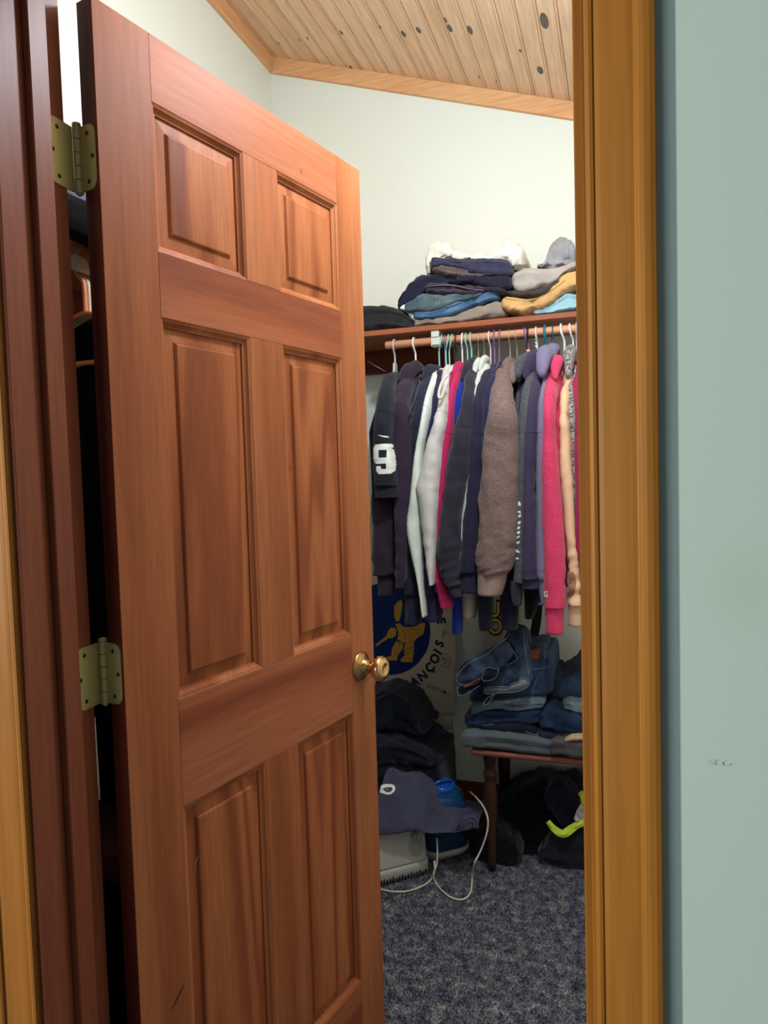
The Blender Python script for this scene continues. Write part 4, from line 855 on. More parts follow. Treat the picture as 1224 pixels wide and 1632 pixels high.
press(lab('cream'), [(-0.6278, 2.1213), (-0.5971, 2.1091), (-0.5705, 2.1184), (-0.5442, 2.1234)], .0014, 'cream_seam')
press(lab('cream'), [(-0.6239, 2.0997), (-0.6246, 2.0745), (-0.6274, 2.0537)], .0014, 'cream_seam')
press(lab('charcoal trousers'), [(-0.5921, 2.0819), (-0.5055, 2.0673), (-0.4207, 2.0571), (-0.348, 2.0484)], .0016, 'char_light', .0008)

# ------------------------------------------------------------------ pennants pinned on the back wall
def text_mesh(s, size, bold=0.0):
    cu = bpy.data.curves.new('lettering', 'FONT'); cu.body = s; cu.size = size; cu.align_x = 'CENTER'; cu.align_y = 'CENTER'; cu.offset = bold; cu.resolution_u = 4
    o = bpy.data.objects.new('lettering', cu); COL.objects.link(o)
    bpy.context.view_layer.update()
    me = bpy.data.meshes.new_from_object(o.evaluated_get(bpy.context.evaluated_depsgraph_get()))
    vs = [v.co.copy() for v in me.vertices]; fs = [tuple(p.vertices) for p in me.polygons]
    bpy.data.objects.remove(o); bpy.data.meshes.remove(me); bpy.data.curves.remove(cu)
    return vs, fs
fab('banner', (196, 186, 168)); fab('b_blue', (20, 44, 104)); fab('b_gold', (196, 150, 66)); fab('b_ink', (20, 26, 52)); fab('b_pen', (84, 78, 72)); fab('b_yellow', (212, 184, 70)); fab('b_pale', (176, 170, 156))
def by(x, z): return 2.730 - 0.004 * math.sin(x * 31 + z * 4) - 0.003 * math.sin(x * 13 - z * 7)
bx0, bx1, bz0, bz1 = -1.02, -0.632, 0.372, 1.20
def bxr(z): return bx1 + 0.022 * (z - bz0) / 0.4 - 0.004 * math.sin(z * 12)
ban = tag(empty('pennant', (-0.82, 2.73, 0.75)), 'white fringed pennant with a blue disc and gold player behind the clothes', 'pennant')
g = []
for i in range(41):
    z = bz0 + (bz1 - bz0) * i / 40
    row = []
    for k in range(41):
        x = bx0 + (bxr(z) - bx0) * k / 40
        zz = z + (0.030 * ((k / 40) - .5) if i < 3 else 0.030 * ((k / 40) - .5) * max(0, 1 - i / 40))
        row.append(Vector((x, by(x, z), zz)))
    g.append(row + [v + Vector((0, .0018, 0)) for v in reversed(row)])
cloth = wpart('cloth', loft(g), C['banner'], ban, True)
def bdecal(name, polys, holes, key, off=.0012, step=.0022):
    return decal(name, polys, holes, cloth, C[key], ban, step, (0, 1, 0), off, 2.5)
BC, BR = (-0.9115, 0.7249), 0.1856
bdecal('disc', [[(BC[0] + BR * math.cos(a * .1309), BC[1] + BR * 1.02 * math.sin(a * .1309)) for a in range(48)]], [], 'b_blue', .0008, .003)
FIG = [[(-0.8718, 0.8211), (-0.863, 0.8331), (-0.854, 0.8435), (-0.8399, 0.8512), (-0.8352, 0.834), (-0.8386, 0.8104), (-0.8435, 0.7867), (-0.8511, 0.7629), (-0.8645, 0.7604), (-0.8702, 0.7791), (-0.871, 0.7992)], [(-0.9072, 0.7066), (-0.8942, 0.7275), (-0.8862, 0.7353), (-0.8729, 0.7351), (-0.8626, 0.7288), (-0.8661, 0.705), (-0.8776, 0.6944), (-0.8932, 0.6889), (-0.9051, 0.6931)], [(-0.958, 0.6594), (-0.907, 0.7005), (-0.8981, 0.6907), (-0.9546, 0.6527)], [(-0.8682, 0.7522), (-0.8472, 0.753), (-0.8344, 0.7394), (-0.8033, 0.7386), (-0.7805, 0.7435), (-0.7643, 0.7588), (-0.7453, 0.7542), (-0.7505, 0.7267), (-0.7561, 0.7098), (-0.7678, 0.704), (-0.7868, 0.6884), (-0.7911, 0.6808), (-0.8259, 0.6745), (-0.8425, 0.6757), (-0.8617, 0.6883), (-0.8559, 0.719)], [(-0.8682, 0.6796), (-0.8381, 0.6726), (-0.839, 0.6523), (-0.8543, 0.6312), (-0.8638, 0.6172), (-0.8664, 0.6001), (-0.9158, 0.5953), (-0.9133, 0.6084), (-0.8911, 0.6185), (-0.8876, 0.6431), (-0.8786, 0.6605)], [(-0.8294, 0.673), (-0.7933, 0.6787), (-0.7933, 0.6512), (-0.7975, 0.6241), (-0.8018, 0.5949), (-0.8518, 0.5948), (-0.8472, 0.6106), (-0.8329, 0.6222), (-0.8349, 0.6491)]]
fig = bdecal('player_figure', FIG, [], 'b_gold', .0016, .0016)
LN = [[(-0.86, 0.8164), (-0.8585, 0.8081)], [(-0.8469, 0.8135), (-0.8446, 0.7968)], [(-0.8658, 0.7152), (-0.8564, 0.7021), (-0.8389, 0.7062)], [(-0.8382, 0.7298), (-0.8284, 0.7067), (-0.8254, 0.69)], [(-0.821, 0.7238), (-0.7966, 0.7315), (-0.7796, 0.7255)], [(-0.865, 0.6476), (-0.876, 0.6301), (-0.8765, 0.6131)], [(-0.8589, 0.6749), (-0.8506, 0.6618)], [(-0.8301, 0.6493), (-0.8127, 0.6502), (-0.7951, 0.6612)], [(-0.8271, 0.6326), (-0.8097, 0.6335), (-0.7956, 0.6443)], [(-0.8757, 0.6403), (-0.8551, 0.6278)], [(-0.7832, 0.7187), (-0.7663, 0.7094)], [(-0.8467, 0.6755), (-0.858, 0.648)], [(-0.8947, 0.7105), (-0.8842, 0.7076)]]
for q in LN:
    P = [Vector((x, by(x, z) - .0022, z)) for x, z in q]
    wpart('line_work', tube(smooth_path(P, 4), .0016, 5, False, .4), C['b_ink'], ban, True)
def letter(ch, x, z, rot, size, key, par, yfun, off=.0024, bold=.0018, sx=1.0):
    vs, fs = text_mesh(ch, size, bold); c, s = math.cos(math.radians(rot)), math.sin(math.radians(rot))
    out = []
    for v in vs:
        u, w = v.x * sx, v.y; X_, Z_ = x + u * c - w * s, z + u * s + w * c
        out.append(Vector((X_, yfun(X_, Z_) - off, Z_)))
    return wpart('letter', (out, fs), C[key], par)
for ch, (x, z), rot in zip('STFRANÇOIS', [(-0.9527, 0.4903), (-0.9174, 0.4848), (-0.8646, 0.491), (-0.8295, 0.5011), (-0.7947, 0.5138), (-0.7611, 0.5391), (-0.7301, 0.5743), (-0.7083, 0.6125), (-0.6946, 0.6425), (-0.6861, 0.676)], (-14, -4, 8, 14, 24, 34, 46, 56, 63, 72)):
    letter(ch, x, z, rot, .050, 'b_blue' if ch in 'RAN' else 'b_ink', ban, by)
for ch, (x, z), rot in zip('DE', [(-0.6904, 0.8074), (-0.6798, 0.7699)], (-72, -80)): letter(ch, x, z, rot, .050, 'b_ink', ban, by)
for ch, (x, z), rot in zip('OU', [(-0.7157, 0.3791), (-0.7129, 0.3368)], (4, 4)): letter(ch, x, z, rot, .056, 'b_ink', ban, by, sx=.8)
for ch, (x, z), rot in zip(('Kay', 'k', 'n', '★'), [(-0.7243, 0.4978), (-0.6959, 0.4921), (-0.6832, 0.4853), (-0.6704, 0.4811)], (-8, 0, 0, 0)):
    if ch != '★': letter(ch, x, z, rot, .026, 'b_pen', ban, by, bold=0.0)
sx_, sz_ = (-0.6704, 0.4811)
star = []
for k in range(10):
    r = .011 if k % 2 == 0 else .004; a = math.pi / 2 + k * math.pi / 5; star.append((sx_ + r * math.cos(a), sz_ + r * math.sin(a)))
bdecal('star_mark', [star], [], 'b_ink', .0016, .0012)
cx_, cz_ = (-0.6672, 0.611)
wpart('ring_mark', tube([(cx_ + .023 * math.cos(k * .2618), by(cx_, cz_) - .004, cz_ + .028 * math.sin(k * .2618)) for k in range(24)], .0009, 5, True), C['b_pen'], ban, True)
for ch, dx, dz in (('w', -.006, .008), ('b', .007, .004), ('s', .001, -.010)): letter(ch, cx_ + dx, cz_ + dz, 15, .022, 'b_pen', ban, by, bold=0.0)
letter('my', -0.6696, 0.7172, 70, .03, 'b_pen', ban, by, bold=0.0)
letter('en', -0.767, 0.4666, 5, .02, 'b_pen', ban, by, bold=0.0)
HB = [(-0.8585, 0.2405), (-0.7028, 0.3248), (-0.6375, 0.3611), (-0.6405, 0.3404), (-0.7034, 0.3042), (-0.8592, 0.2142)]
bdecal('hem_band', [HB], [], 'b_ink', .0012)
rnd = random.Random(3)
for k in range(46):
    x = bx0 + (bx1 - .004 - bx0) * k / 45
    zt = bz0 + 0.030 * ((x - bx0) / (bx1 - bx0) - .5) + .002
    l = .050 + .012 * rnd.random(); w = .006 * rnd.uniform(-1, 1)
    wpart('fringe', tube([(x, by(x, bz0) + .001, zt), (x + w * .4, by(x, bz0) - .003, zt - l * .5), (x + w, by(x, bz0), zt - l)], [.0034, .0040, .0026], 6), C['banner'], ban, True)

pen2 = tag(empty('pennant', (-0.45, 2.735, 0.85)), 'pale cloth pennant with outlined gold letters behind the navy cuffs', 'pennant')
p2 = [(-0.5097, 1.0443), (-0.3524, 1.0454), (-0.3671, 0.641), (-0.524, 0.6176)]
g = []
for i in range(17):
    s = i / 16; l = Vector((p2[3][0] + (p2[0][0] - p2[3][0]) * s, 2.735, p2[3][1] + (p2[0][1] - p2[3][1]) * s)); r = Vector((p2[2][0] + (p2[1][0] - p2[2][0]) * s, 2.735, p2[2][1] + (p2[1][1] - p2[2][1]) * s))
    row = [l.lerp(r, k / 16) + Vector((0, -.003 * math.sin(k * .9 + s * 3), 0)) for k in range(17)]
    g.append(row + [v + Vector((0, .0018, 0)) for v in reversed(row)])
cloth2 = wpart('cloth', loft(g), C['b_pale'], pen2, True)
def py2(x, z): return 2.735
for (x, z), ch in zip([(-0.4654, 0.8188), (-0.4631, 0.7522)], 'UO'):
    letter(ch, x, z, 0, .090, 'b_ink', pen2, py2, .0050, .007, .78); letter(ch, x, z, 0, .084, 'b_yellow', pen2, py2, .0058, .0015, .78)

# leather belt hanging behind the crimson sleeve
fab('leather', (30, 24, 24), rough=.5, bump=.1)
bp = [(-0.2836, 2.6, 0.924), (-0.2844, 2.6, 0.8735), (-0.29, 2.6, 0.8089), (-0.3011, 2.59, 0.753), (-0.3198, 2.57, 0.7086), (-0.3378, 2.55, 0.6897)]
P = smooth_path(bp, 6); rings = []
for i, q in enumerate(P):
    t = (P[min(i + 1, len(P) - 1)] - P[max(i - 1, 0)]).normalized(); side = t.cross(Vector((0, -1, 0))).normalized()
    rings.append([q + side * .0165 + Vector((0, -.002, 0)), q - side * .0165 + Vector((0, -.002, 0)), q - side * .0165 + Vector((0, .002, 0)), q + side * .0165 + Vector((0, .002, 0))])
belt = tag(empty('belt', bp[0]), 'dark leather belt dangling left of the crimson pink cuff', 'belt')
wpart('strap', loft(rings), C['leather'], belt)
wpart('belt_keeper', box(bp[1][0] - .020, bp[1][0] + .019, 2.594, 2.605, bp[1][2] - .004, bp[1][2] + .006, .001), M['offwhite'], belt)

# ------------------------------------------------------------------ bench with jeans
BZ = 0.4305
bench = tag(empty('bench', (-0.05, 2.48, 0)), 'brown wooden bench with turned legs under the stacked jeans', 'bench')
wpart('seat', box(-0.480, 0.60, 2.295, 2.690, BZ - .019, BZ, .006), M['bench'], bench)
leg_prof = [(.012, 0), (.015, .03), (.017, .12), (.0225, .22), (.0235, .27), (.020, .305), (.0165, .318), (.0215, .328), (.0230, .335), (.0215, .342), (.0165, .352), (.0185, .372), (.0215, .392), (.0225, BZ - .019)]
for lx_ in (-0.425, 0.54):
    for ly in (2.340, 2.640): wpart('leg', lathe(leg_prof, 20, 'Z', (lx_, ly, 0)), M['bench_leg'], bench, True)
wpart('apron', box(-0.40, 0.52, 2.630, 2.648, BZ - .075, BZ - .019, .001), M['bench_leg'], bench)

JG = 'jeans and cloths on the bench'
def denim(key, a, b): return fab(key, a, b, scale=420, bump=.35, sheen=.05)
denim('d_dark', (27, 36, 56), (41, 53, 77)); denim('d_mid', (43, 59, 83), (60, 79, 105)); denim('d_blue', (31, 47, 76), (44, 64, 97)); denim('d_pale', (86, 102, 115), (108, 122, 132)); denim('d_light', (126, 141, 148), (144, 155, 159)); denim('d_ink', (25, 28, 44), (34, 37, 56)); denim('d_top', (26, 34, 54), (70, 84, 108))
fab('greygreen', (86, 94, 98)); fab('greybrown', (84, 78, 80)); fab('fray', (118, 124, 134)); fab('patch', (136, 70, 46), rough=.6); fab('rust', (146, 78, 54)); fab('khaki', (190, 164, 130)); fab('lining', (120, 126, 128))
def bench_item(name, label, cat, key, top, bot, y0, depth, **k):
    return tag(lump(name, top, bot, y0, depth, C[key], **k), label, cat, JG)
zb = BZ + .001
def onb(pts): return [(x, max(z, zb)) for x, z in pts]
def fb(pts): return [(x, zb) for x, _ in pts]
bench_item('folded_blanket', 'dark grey green folded blanket lying on the bench edge', 'blanket', 'greygreen', [(-0.5189, 0.4703), (-0.4905, 0.4921), (-0.3956, 0.5025), (-0.2732, 0.4965), (-0.2174, 0.4912), (-0.194, 0.4748)], fb([(-0.5198, 0.4314), (-0.1944, 0.4459)]), 2.288, .36, layers=1, seed=21.1, amp=.004)
bench_item('folded_trousers', 'grey brown trousers at the right end of the bench by the door frame', 'trousers', 'greybrown', [(-0.2286, 0.4753), (-0.2046, 0.4981), (-0.1693, 0.5074), (-0.1152, 0.5102), (-0.0581, 0.5113)], [(-0.229, 0.4547), (-0.1938, 0.4375), (-0.1162, 0.435), (-0.059, 0.4388)], 2.278, .34, layers=1, seed=22.3, amp=.006)
kh = lump('khaki_edge', [(-0.1726, 0.5006), (-0.1492, 0.5128), (-0.1146, 0.518), (-0.0861, 0.5205)], [(-0.1727, 0.4924), (-0.1494, 0.5007), (-0.1148, 0.5058), (-0.0863, 0.5044)], 2.274, .03, C['khaki'], None, seed=3.3, amp=.003, nx=24, ns=20); tag(kh, 'khaki cloth edge peeping out over the grey brown trousers', 'cloth', JG)
j1 = bench_item('folded_jeans', 'ink dark jeans with a pale edge, directly on the grey green blanket', 'jeans', 'd_ink', [(-0.4603, 0.5082), (-0.3969, 0.52), (-0.3143, 0.527), (-0.2578, 0.5171)], [(-0.4605, 0.4954), (-0.3768, 0.4878), (-0.2948, 0.4826), (-0.2583, 0.49)], 2.312, .30, layers=0, seed=23.9, amp=.004)
j2 = bench_item('folded_jeans', 'deep blue jeans third from the bottom of the jeans stack', 'jeans', 'd_blue', [(-0.5123, 0.5193), (-0.4944, 0.5487), (-0.4388, 0.5638), (-0.3551, 0.5724), (-0.2815, 0.5781), (-0.2413, 0.5771)], [(-0.5126, 0.5064), (-0.4893, 0.4933), (-0.3939, 0.5058), (-0.2947, 0.5185), (-0.242, 0.5313)], 2.318, .32, layers=1, seed=24.7, amp=.006)
j3 = bench_item('folded_jeans', 'faded grey blue jeans in the middle of the jeans stack', 'jeans', 'd_pale', [(-0.4887, 0.568), (-0.448, 0.5839), (-0.3808, 0.5953), (-0.2803, 0.6131), (-0.2363, 0.608)], [(-0.4895, 0.5337), (-0.4595, 0.5425), (-0.4001, 0.5663), (-0.3035, 0.5613), (-0.2367, 0.5811)], 2.313, .31, layers=1, seed=25.3, amp=.006)
j4 = bench_item('folded_jeans', 'mid blue jeans with a brown leather patch near the top of the stack', 'jeans', 'd_mid', [(-0.4986, 0.5953), (-0.4614, 0.628), (-0.3965, 0.7003), (-0.3128, 0.7471), (-0.2881, 0.761), (-0.2476, 0.763), (-0.2398, 0.751), (-0.2158, 0.7523), (-0.2083, 0.7238)], [(-0.4992, 0.5693), (-0.4328, 0.5743), (-0.3572, 0.58), (-0.2829, 0.5941), (-0.2102, 0.6078)], 2.335, .30, layers=0, seed=26.2, amp=.006, shear=.03)
decal('leather_patch', [[(-0.2943, 0.7544), (-0.2557, 0.7585), (-0.2582, 0.7334), (-0.2947, 0.7293)]], [], j4, C['patch'], j4, .0015, (0, 1, 0), .0022, 2.0)
def stitch(par, pts, y, r=.0012, key='thread', off=.002):
    bvh = BVHTree.FromPolygons([v.co for v in par.data.vertices], [tuple(p.vertices) for p in par.data.polygons]); out = []
    for q in smooth_path([Vector((x, 0, z)) for x, z in pts], 8):
        h = bvh.ray_cast(Vector((q.x, 1.5, q.z)), Vector((0, 1, 0)))
        if h[0] is not None: out.append(h[0] + Vector((0, -off, 0)))
    if len(out) > 2: add('stitching', tube(out, r, 5), C[key], par)
stitch(j4, [(-0.2398, 0.749), (-0.2402, 0.7303)], 0, .0014); stitch(j4, [(-0.2318, 0.7494), (-0.2301, 0.7309)], 0, .0014); stitch(j4, [(-0.2529, 0.6922), (-0.2696, 0.6578), (-0.2826, 0.6109)], 0, .0010); stitch(j4, [(-0.2932, 0.7022), (-0.2567, 0.7023), (-0.2245, 0.7105)], 0, .0009)
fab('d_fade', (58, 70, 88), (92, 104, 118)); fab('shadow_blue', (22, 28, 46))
stitch(j1, [(-0.4561, 0.5065), (-0.418, 0.514), (-0.3761, 0.5196), (-0.3307, 0.5256)], 0, .0014, 'fray'); fab('d_fade', (58, 70, 88), (92, 104, 118)); fab('shadow_blue', (22, 28, 46))
stitch(j1, [(-0.2985, 0.5032), (-0.2743, 0.4969), (-0.2643, 0.4937), (-0.2599, 0.5107)], 0, .0014, 'fray')
j5 = bench_item('folded_jeans', 'dark jeans thrown on top of the stack with frayed pale hems', 'jeans', 'd_top', [(-0.4356, 0.6516), (-0.418, 0.6988), (-0.3877, 0.767), (-0.3623, 0.8096), (-0.3417, 0.8229), (-0.3135, 0.8242), (-0.2998, 0.8084), (-0.2906, 0.7639), (-0.2816, 0.7112), (-0.2761, 0.6869)], [(-0.4359, 0.6369), (-0.3989, 0.6249), (-0.3496, 0.6325), (-0.3088, 0.6478), (-0.2764, 0.6705)], 2.288, .16, layers=0, seed=27.5, amp=.007, shear=.05, ns=56)
HEM = [(-0.4262, 2.278, 0.6439), (-0.4264, 2.278, 0.6334), (-0.412, 2.278, 0.6303), (-0.3688, 2.278, 0.6374), (-0.3261, 2.278, 0.6425), (-0.2978, 2.278, 0.6547), (-0.2816, 2.278, 0.6681), (-0.2794, 2.278, 0.6785), (-0.2891, 2.278, 0.6901), (-0.3071, 2.278, 0.6911), (-0.3154, 2.278, 0.6782), (-0.3377, 2.278, 0.6685), (-0.348, 2.278, 0.6575), (-0.3847, 2.278, 0.6571), (-0.4198, 2.278, 0.6506)]
add('hem', tube(smooth_path(HEM + [HEM[0]], 3)[:-1], .0015, 6, True), C['fray'], j5)
add('hem_lining', loft([[Vector(p) + Vector((0, .002, 0)) for p in HEM], [Vector(p) * 1 + Vector((0, .006, 0)) for p in HEM]]), C['lining'], j5)
stitch(j5, [(-0.3039, 0.8041), (-0.2949, 0.7514), (-0.2859, 0.6945)], 0, .0012, 'thread', .003); stitch(j5, [(-0.2979, 0.8044), (-0.2889, 0.7517), (-0.2818, 0.6989)], 0, .0010, 'thread', .003)
stitch(j5, [(-0.3682, 0.7184), (-0.3436, 0.7281), (-0.3231, 0.7416), (-0.3308, 0.7618), (-0.3505, 0.7896)], 0, .0011, 'thread', .003)
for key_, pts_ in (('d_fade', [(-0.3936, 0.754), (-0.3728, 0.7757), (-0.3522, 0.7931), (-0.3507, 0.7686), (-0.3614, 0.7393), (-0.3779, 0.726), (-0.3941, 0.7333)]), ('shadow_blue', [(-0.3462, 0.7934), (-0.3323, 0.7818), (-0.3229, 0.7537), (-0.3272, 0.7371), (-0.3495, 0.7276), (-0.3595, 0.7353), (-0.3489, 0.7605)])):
    decal('faded_thigh' if key_ == 'd_fade' else 'pocket_shade', [pts_], [], j5, C[key_], j5, .0015, (0, 1, 0), .0012, 1.8)  # dark patch paints the shade at the pocket on to the denim
stitch(j5, [(-0.4028, 0.733), (-0.3751, 0.7801), (-0.3541, 0.8141)], 0, .0014, 'fray', .003)
# trouser leg pointing left with an open end facing the door
leg1, rg = flat_tube('trouser_leg', [(-0.3476, 2.32, 0.7813), (-0.3764, 2.29, 0.7581), (-0.4166, 2.27, 0.732), (-0.4723, 2.265, 0.701), (-0.5107, 2.275, 0.6748)], [.026, .034, .040, .036, .016], [.016, .020, .022, .018, .010], C['d_top'], j5, 2.2, .014, 44, (0, -1, .1), False)
LE = [(-0.3476, 2.243, 0.8241), (-0.3945, 2.243, 0.7853), (-0.4131, 2.243, 0.768), (-0.469, 2.243, 0.7383), (-0.5095, 2.243, 0.6945), (-0.5079, 2.243, 0.6738), (-0.4873, 2.243, 0.6647), (-0.4602, 2.243, 0.6748), (-0.4331, 2.243, 0.691)]
add('hem', tube(smooth_path(LE, 3), .0012, 6), C['fray'], j5)
cuffc = [(-0.4281, 2.238, 0.6927), (-0.4195, 2.238, 0.7117), (-0.4152, 2.238, 0.7243), (-0.3988, 2.238, 0.7313), (-0.3848, 2.238, 0.726), (-0.3728, 2.238, 0.7268), (-0.3751, 2.238, 0.7083), (-0.3855, 2.238, 0.6934), (-0.4038, 2.238, 0.6861), (-0.4181, 2.238, 0.6831)]
add('hem', tube(smooth_path(cuffc + [cuffc[0]], 1)[:-1], .0011, 6, True), C['fray'], j5)
add('leg_opening', loft([[Vector(p) + Vector((0, .003, 0)) for p in cuffc], [Vector(p) + Vector((0, .03, .004)) for p in cuffc]]), C['shadow_blue'], j5)  # dark blue plug paints in the shaded inside of the leg
rs = lump('rust_lining', [(-0.4952, 0.6571), (-0.4636, 0.6738), (-0.4343, 0.6881)], [(-0.4955, 0.6445), (-0.464, 0.6571), (-0.4346, 0.6757)], 2.262, .03, C['rust'], j5, seed=1.2, amp=.002, nx=20, ns=16)
H2 = [(-0.5126, 2.262, 0.6533), (-0.5131, 2.262, 0.6322), (-0.507, 2.262, 0.6222), (-0.4901, 2.262, 0.6276), (-0.4668, 2.262, 0.6417), (-0.4394, 2.262, 0.6603)]
lp = lump('inner_leg', [(-0.5178, 0.6406), (-0.4924, 0.6466), (-0.4607, 0.6571), (-0.4252, 0.6636)], [(-0.5183, 0.6237), (-0.5057, 0.6161), (-0.4674, 0.6357), (-0.4258, 0.6344)], 2.278, .08, C['d_dark'], j5, seed=4.4, amp=.003, nx=24, ns=20)
add('hem', tube(smooth_path(H2, 3), .0012, 6), C['fray'], j5)
H3 = [(-0.3921, 2.27, 0.6341), (-0.4129, 2.27, 0.6202), (-0.4277, 2.27, 0.6045), (-0.4258, 2.27, 0.5963), (-0.4133, 2.27, 0.6014), (-0.4005, 2.27, 0.6211), (-0.3921, 2.27, 0.632)]
add('hem', tube(smooth_path(H3, 3), .0012, 6), C['fray'], j5)
j6 = bench_item('folded_jeans', 'blue jeans heaped at the right of the stack by the door frame', 'jeans', 'd_mid', [(-0.2082, 0.6405), (-0.1918, 0.6583), (-0.1554, 0.6877), (-0.1233, 0.7207), (-0.1035, 0.7342), (-0.0529, 0.7452)], [(-0.2087, 0.6068), (-0.1847, 0.596), (-0.1132, 0.6013), (-0.0545, 0.6097)], 2.365, .28, layers=1, seed=28.8, amp=.008)
j6b = bench_item('folded_jeans', 'dark jeans end showing between the two jeans stacks', 'jeans', 'd_dark', [(-0.2289, 0.6614), (-0.2165, 0.6748), (-0.1964, 0.6719), (-0.1766, 0.6522)], [(-0.2303, 0.581), (-0.1776, 0.5807)], 2.375, .25, layers=1, seed=29.1)
j7 = bench_item('folded_jeans', 'pale washed jeans rolled in the right hand pile', 'jeans', 'd_light', [(-0.1857, 0.5983), (-0.1717, 0.6117), (-0.1384, 0.6121), (-0.1074, 0.6103), (-0.0537, 0.6103)], [(-0.1859, 0.5838), (-0.1468, 0.5705), (-0.1081, 0.5572), (-0.0544, 0.5575)], 2.325, .28, layers=1, seed=30.6, amp=.005)
j8 = bench_item('folded_jeans', 'dark blue jeans with a folded leg under the pale washed pair', 'jeans', 'd_blue', [(-0.2602, 0.5474), (-0.2398, 0.578), (-0.2157, 0.5943), (-0.1784, 0.591), (-0.1456, 0.5772), (-0.1072, 0.5641), (-0.054, 0.5604)], [(-0.2606, 0.5267), (-0.225, 0.5091), (-0.174, 0.5013), (-0.108, 0.5072), (-0.0546, 0.512)], 2.303, .32, layers=2, seed=31.4, amp=.007)
j9 = bench_item('folded_jeans', 'thin navy denim layer under the dark blue pair', 'jeans', 'd_dark', [(-0.2653, 0.5162), (-0.2235, 0.5095), (-0.1645, 0.5044), (-0.1159, 0.5087)], [(-0.2659, 0.4828), (-0.2141, 0.4793), (-0.1648, 0.4838), (-0.1162, 0.4883)], 2.308, .30, seed=32.2, amp=.003)

# ------------------------------------------------------------------ heap of dark clothes by the left of the pennant
HG = 'dark clothes heaped beside the humidifier'
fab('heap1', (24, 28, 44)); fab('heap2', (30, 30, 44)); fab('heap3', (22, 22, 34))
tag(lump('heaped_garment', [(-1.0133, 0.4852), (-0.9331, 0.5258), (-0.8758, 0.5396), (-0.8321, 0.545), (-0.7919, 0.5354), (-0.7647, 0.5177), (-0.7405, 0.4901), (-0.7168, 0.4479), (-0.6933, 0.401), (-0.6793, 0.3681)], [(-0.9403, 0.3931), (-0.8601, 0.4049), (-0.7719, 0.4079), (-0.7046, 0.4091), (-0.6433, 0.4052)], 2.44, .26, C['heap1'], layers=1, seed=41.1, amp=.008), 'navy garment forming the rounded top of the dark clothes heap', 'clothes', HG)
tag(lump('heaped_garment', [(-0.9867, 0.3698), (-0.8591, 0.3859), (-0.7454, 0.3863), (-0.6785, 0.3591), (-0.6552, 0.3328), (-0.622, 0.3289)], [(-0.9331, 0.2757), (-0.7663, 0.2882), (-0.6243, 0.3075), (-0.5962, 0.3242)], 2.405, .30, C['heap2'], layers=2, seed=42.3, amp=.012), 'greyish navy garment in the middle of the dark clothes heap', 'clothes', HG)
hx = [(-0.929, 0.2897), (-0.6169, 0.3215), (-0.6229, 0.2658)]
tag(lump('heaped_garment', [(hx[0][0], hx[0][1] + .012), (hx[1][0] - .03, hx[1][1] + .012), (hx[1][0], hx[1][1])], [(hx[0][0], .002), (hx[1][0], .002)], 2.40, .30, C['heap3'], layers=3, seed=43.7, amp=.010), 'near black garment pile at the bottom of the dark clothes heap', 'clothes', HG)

# ------------------------------------------------------------------ humidifier, its cord, and the shirt on it
A0 = Vector((-0.7543, 2.1416, 0)); A1 = Vector((-0.6165, 2.2594, 0))
ang = math.atan2(A1.y - A0.y, A1.x - A0.x)
hum = tag(empty('humidifier', A0, (0, 0, ang)), 'off-white humidifier with a dark blue translucent tank on the carpet', 'humidifier')
Lw = (A1 - A0).length
M['hum'] = plain('humidifier_plastic', (184, 182, 174), .5); M['hum_panel'] = plain('humidifier_panel', (150, 158, 150), .5); M['vent'] = plain('vent_dark', (24, 26, 30), .8)
def rrect(x0, x1, y0, y1, r, n=5):
    out = []
    for cx, cy, a0 in ((x1 - r, y0 + r, -90), (x1 - r, y1 - r, 0), (x0 + r, y1 - r, 90), (x0 + r, y0 + r, 180)):
        for k in range(n): a = math.radians(a0 + 90 * k / (n - 1)); out.append((cx + r * math.cos(a), cy + r * math.sin(a)))
    return out
def rloft(levels): return loft([[Vector((x, y, z)) for x, y in rrect(x0, x1, y0, y1, r)] for (x0, x1, y0, y1, r, z) in levels])
X0, X1 = -0.16, Lw
add('base', rloft([(X0 + .012, X1 - .004, .012, .20, .03, 0), (X0 + .006, X1, .004, .205, .03, .012), (X0 + .004, X1, .0, .21, .03, .040), (X0 + .006, X1, .004, .21, .03, .052)]), M['hum'], hum)
add('body', rloft([(X0 + .006, X1 - .002, .005, .21, .03, .052), (X0 + .008, X1 - .003, .007, .21, .03, .060), (X0 + .012, X1 - .006, .014, .206, .03, .150), (X0 + .018, X1 - .012, .022, .20, .03, .182), (X0 + .04, X1 - .035, .045, .18, .03, .190)]), M['hum'], hum)
for k in range(26):
    x = X0 + .05 + (X1 - X0 - .07) * k / 25
    add('vent_slot', box(x - .0022, x + .0022, -.0008, .006, .006 + .002 * (k % 2), .020 + .003 * (k % 3), .0005), M['vent'], hum, False)
pc = X1 - .050
oval = lambda a, b, zc: [(pc + a * math.cos(k * .2618), zc + b * math.copysign(abs(math.sin(k * .2618)) ** .75, math.sin(k * .2618))) for k in range(24)]
add('control_panel', loft([[Vector((x, .009 + .10 * (z - .06), z)) for x, z in oval(.028, .046, .116)], [Vector((x, .0055 + .10 * (z - .06), z)) for x, z in oval(.0265, .0445, .116)]]), M['hum_panel'], hum, False)
add('dial', lathe([(.0145, .010), (.0145, .002), (.013, -.001), (.004, -.0015)], 20, 'Y', (pc, .004, .142)), M['hum'], hum)
add('dial_grip', box(pc - .002, pc + .002, -.002, .004, .131, .153, .0008), M['hum_panel'], hum, False)
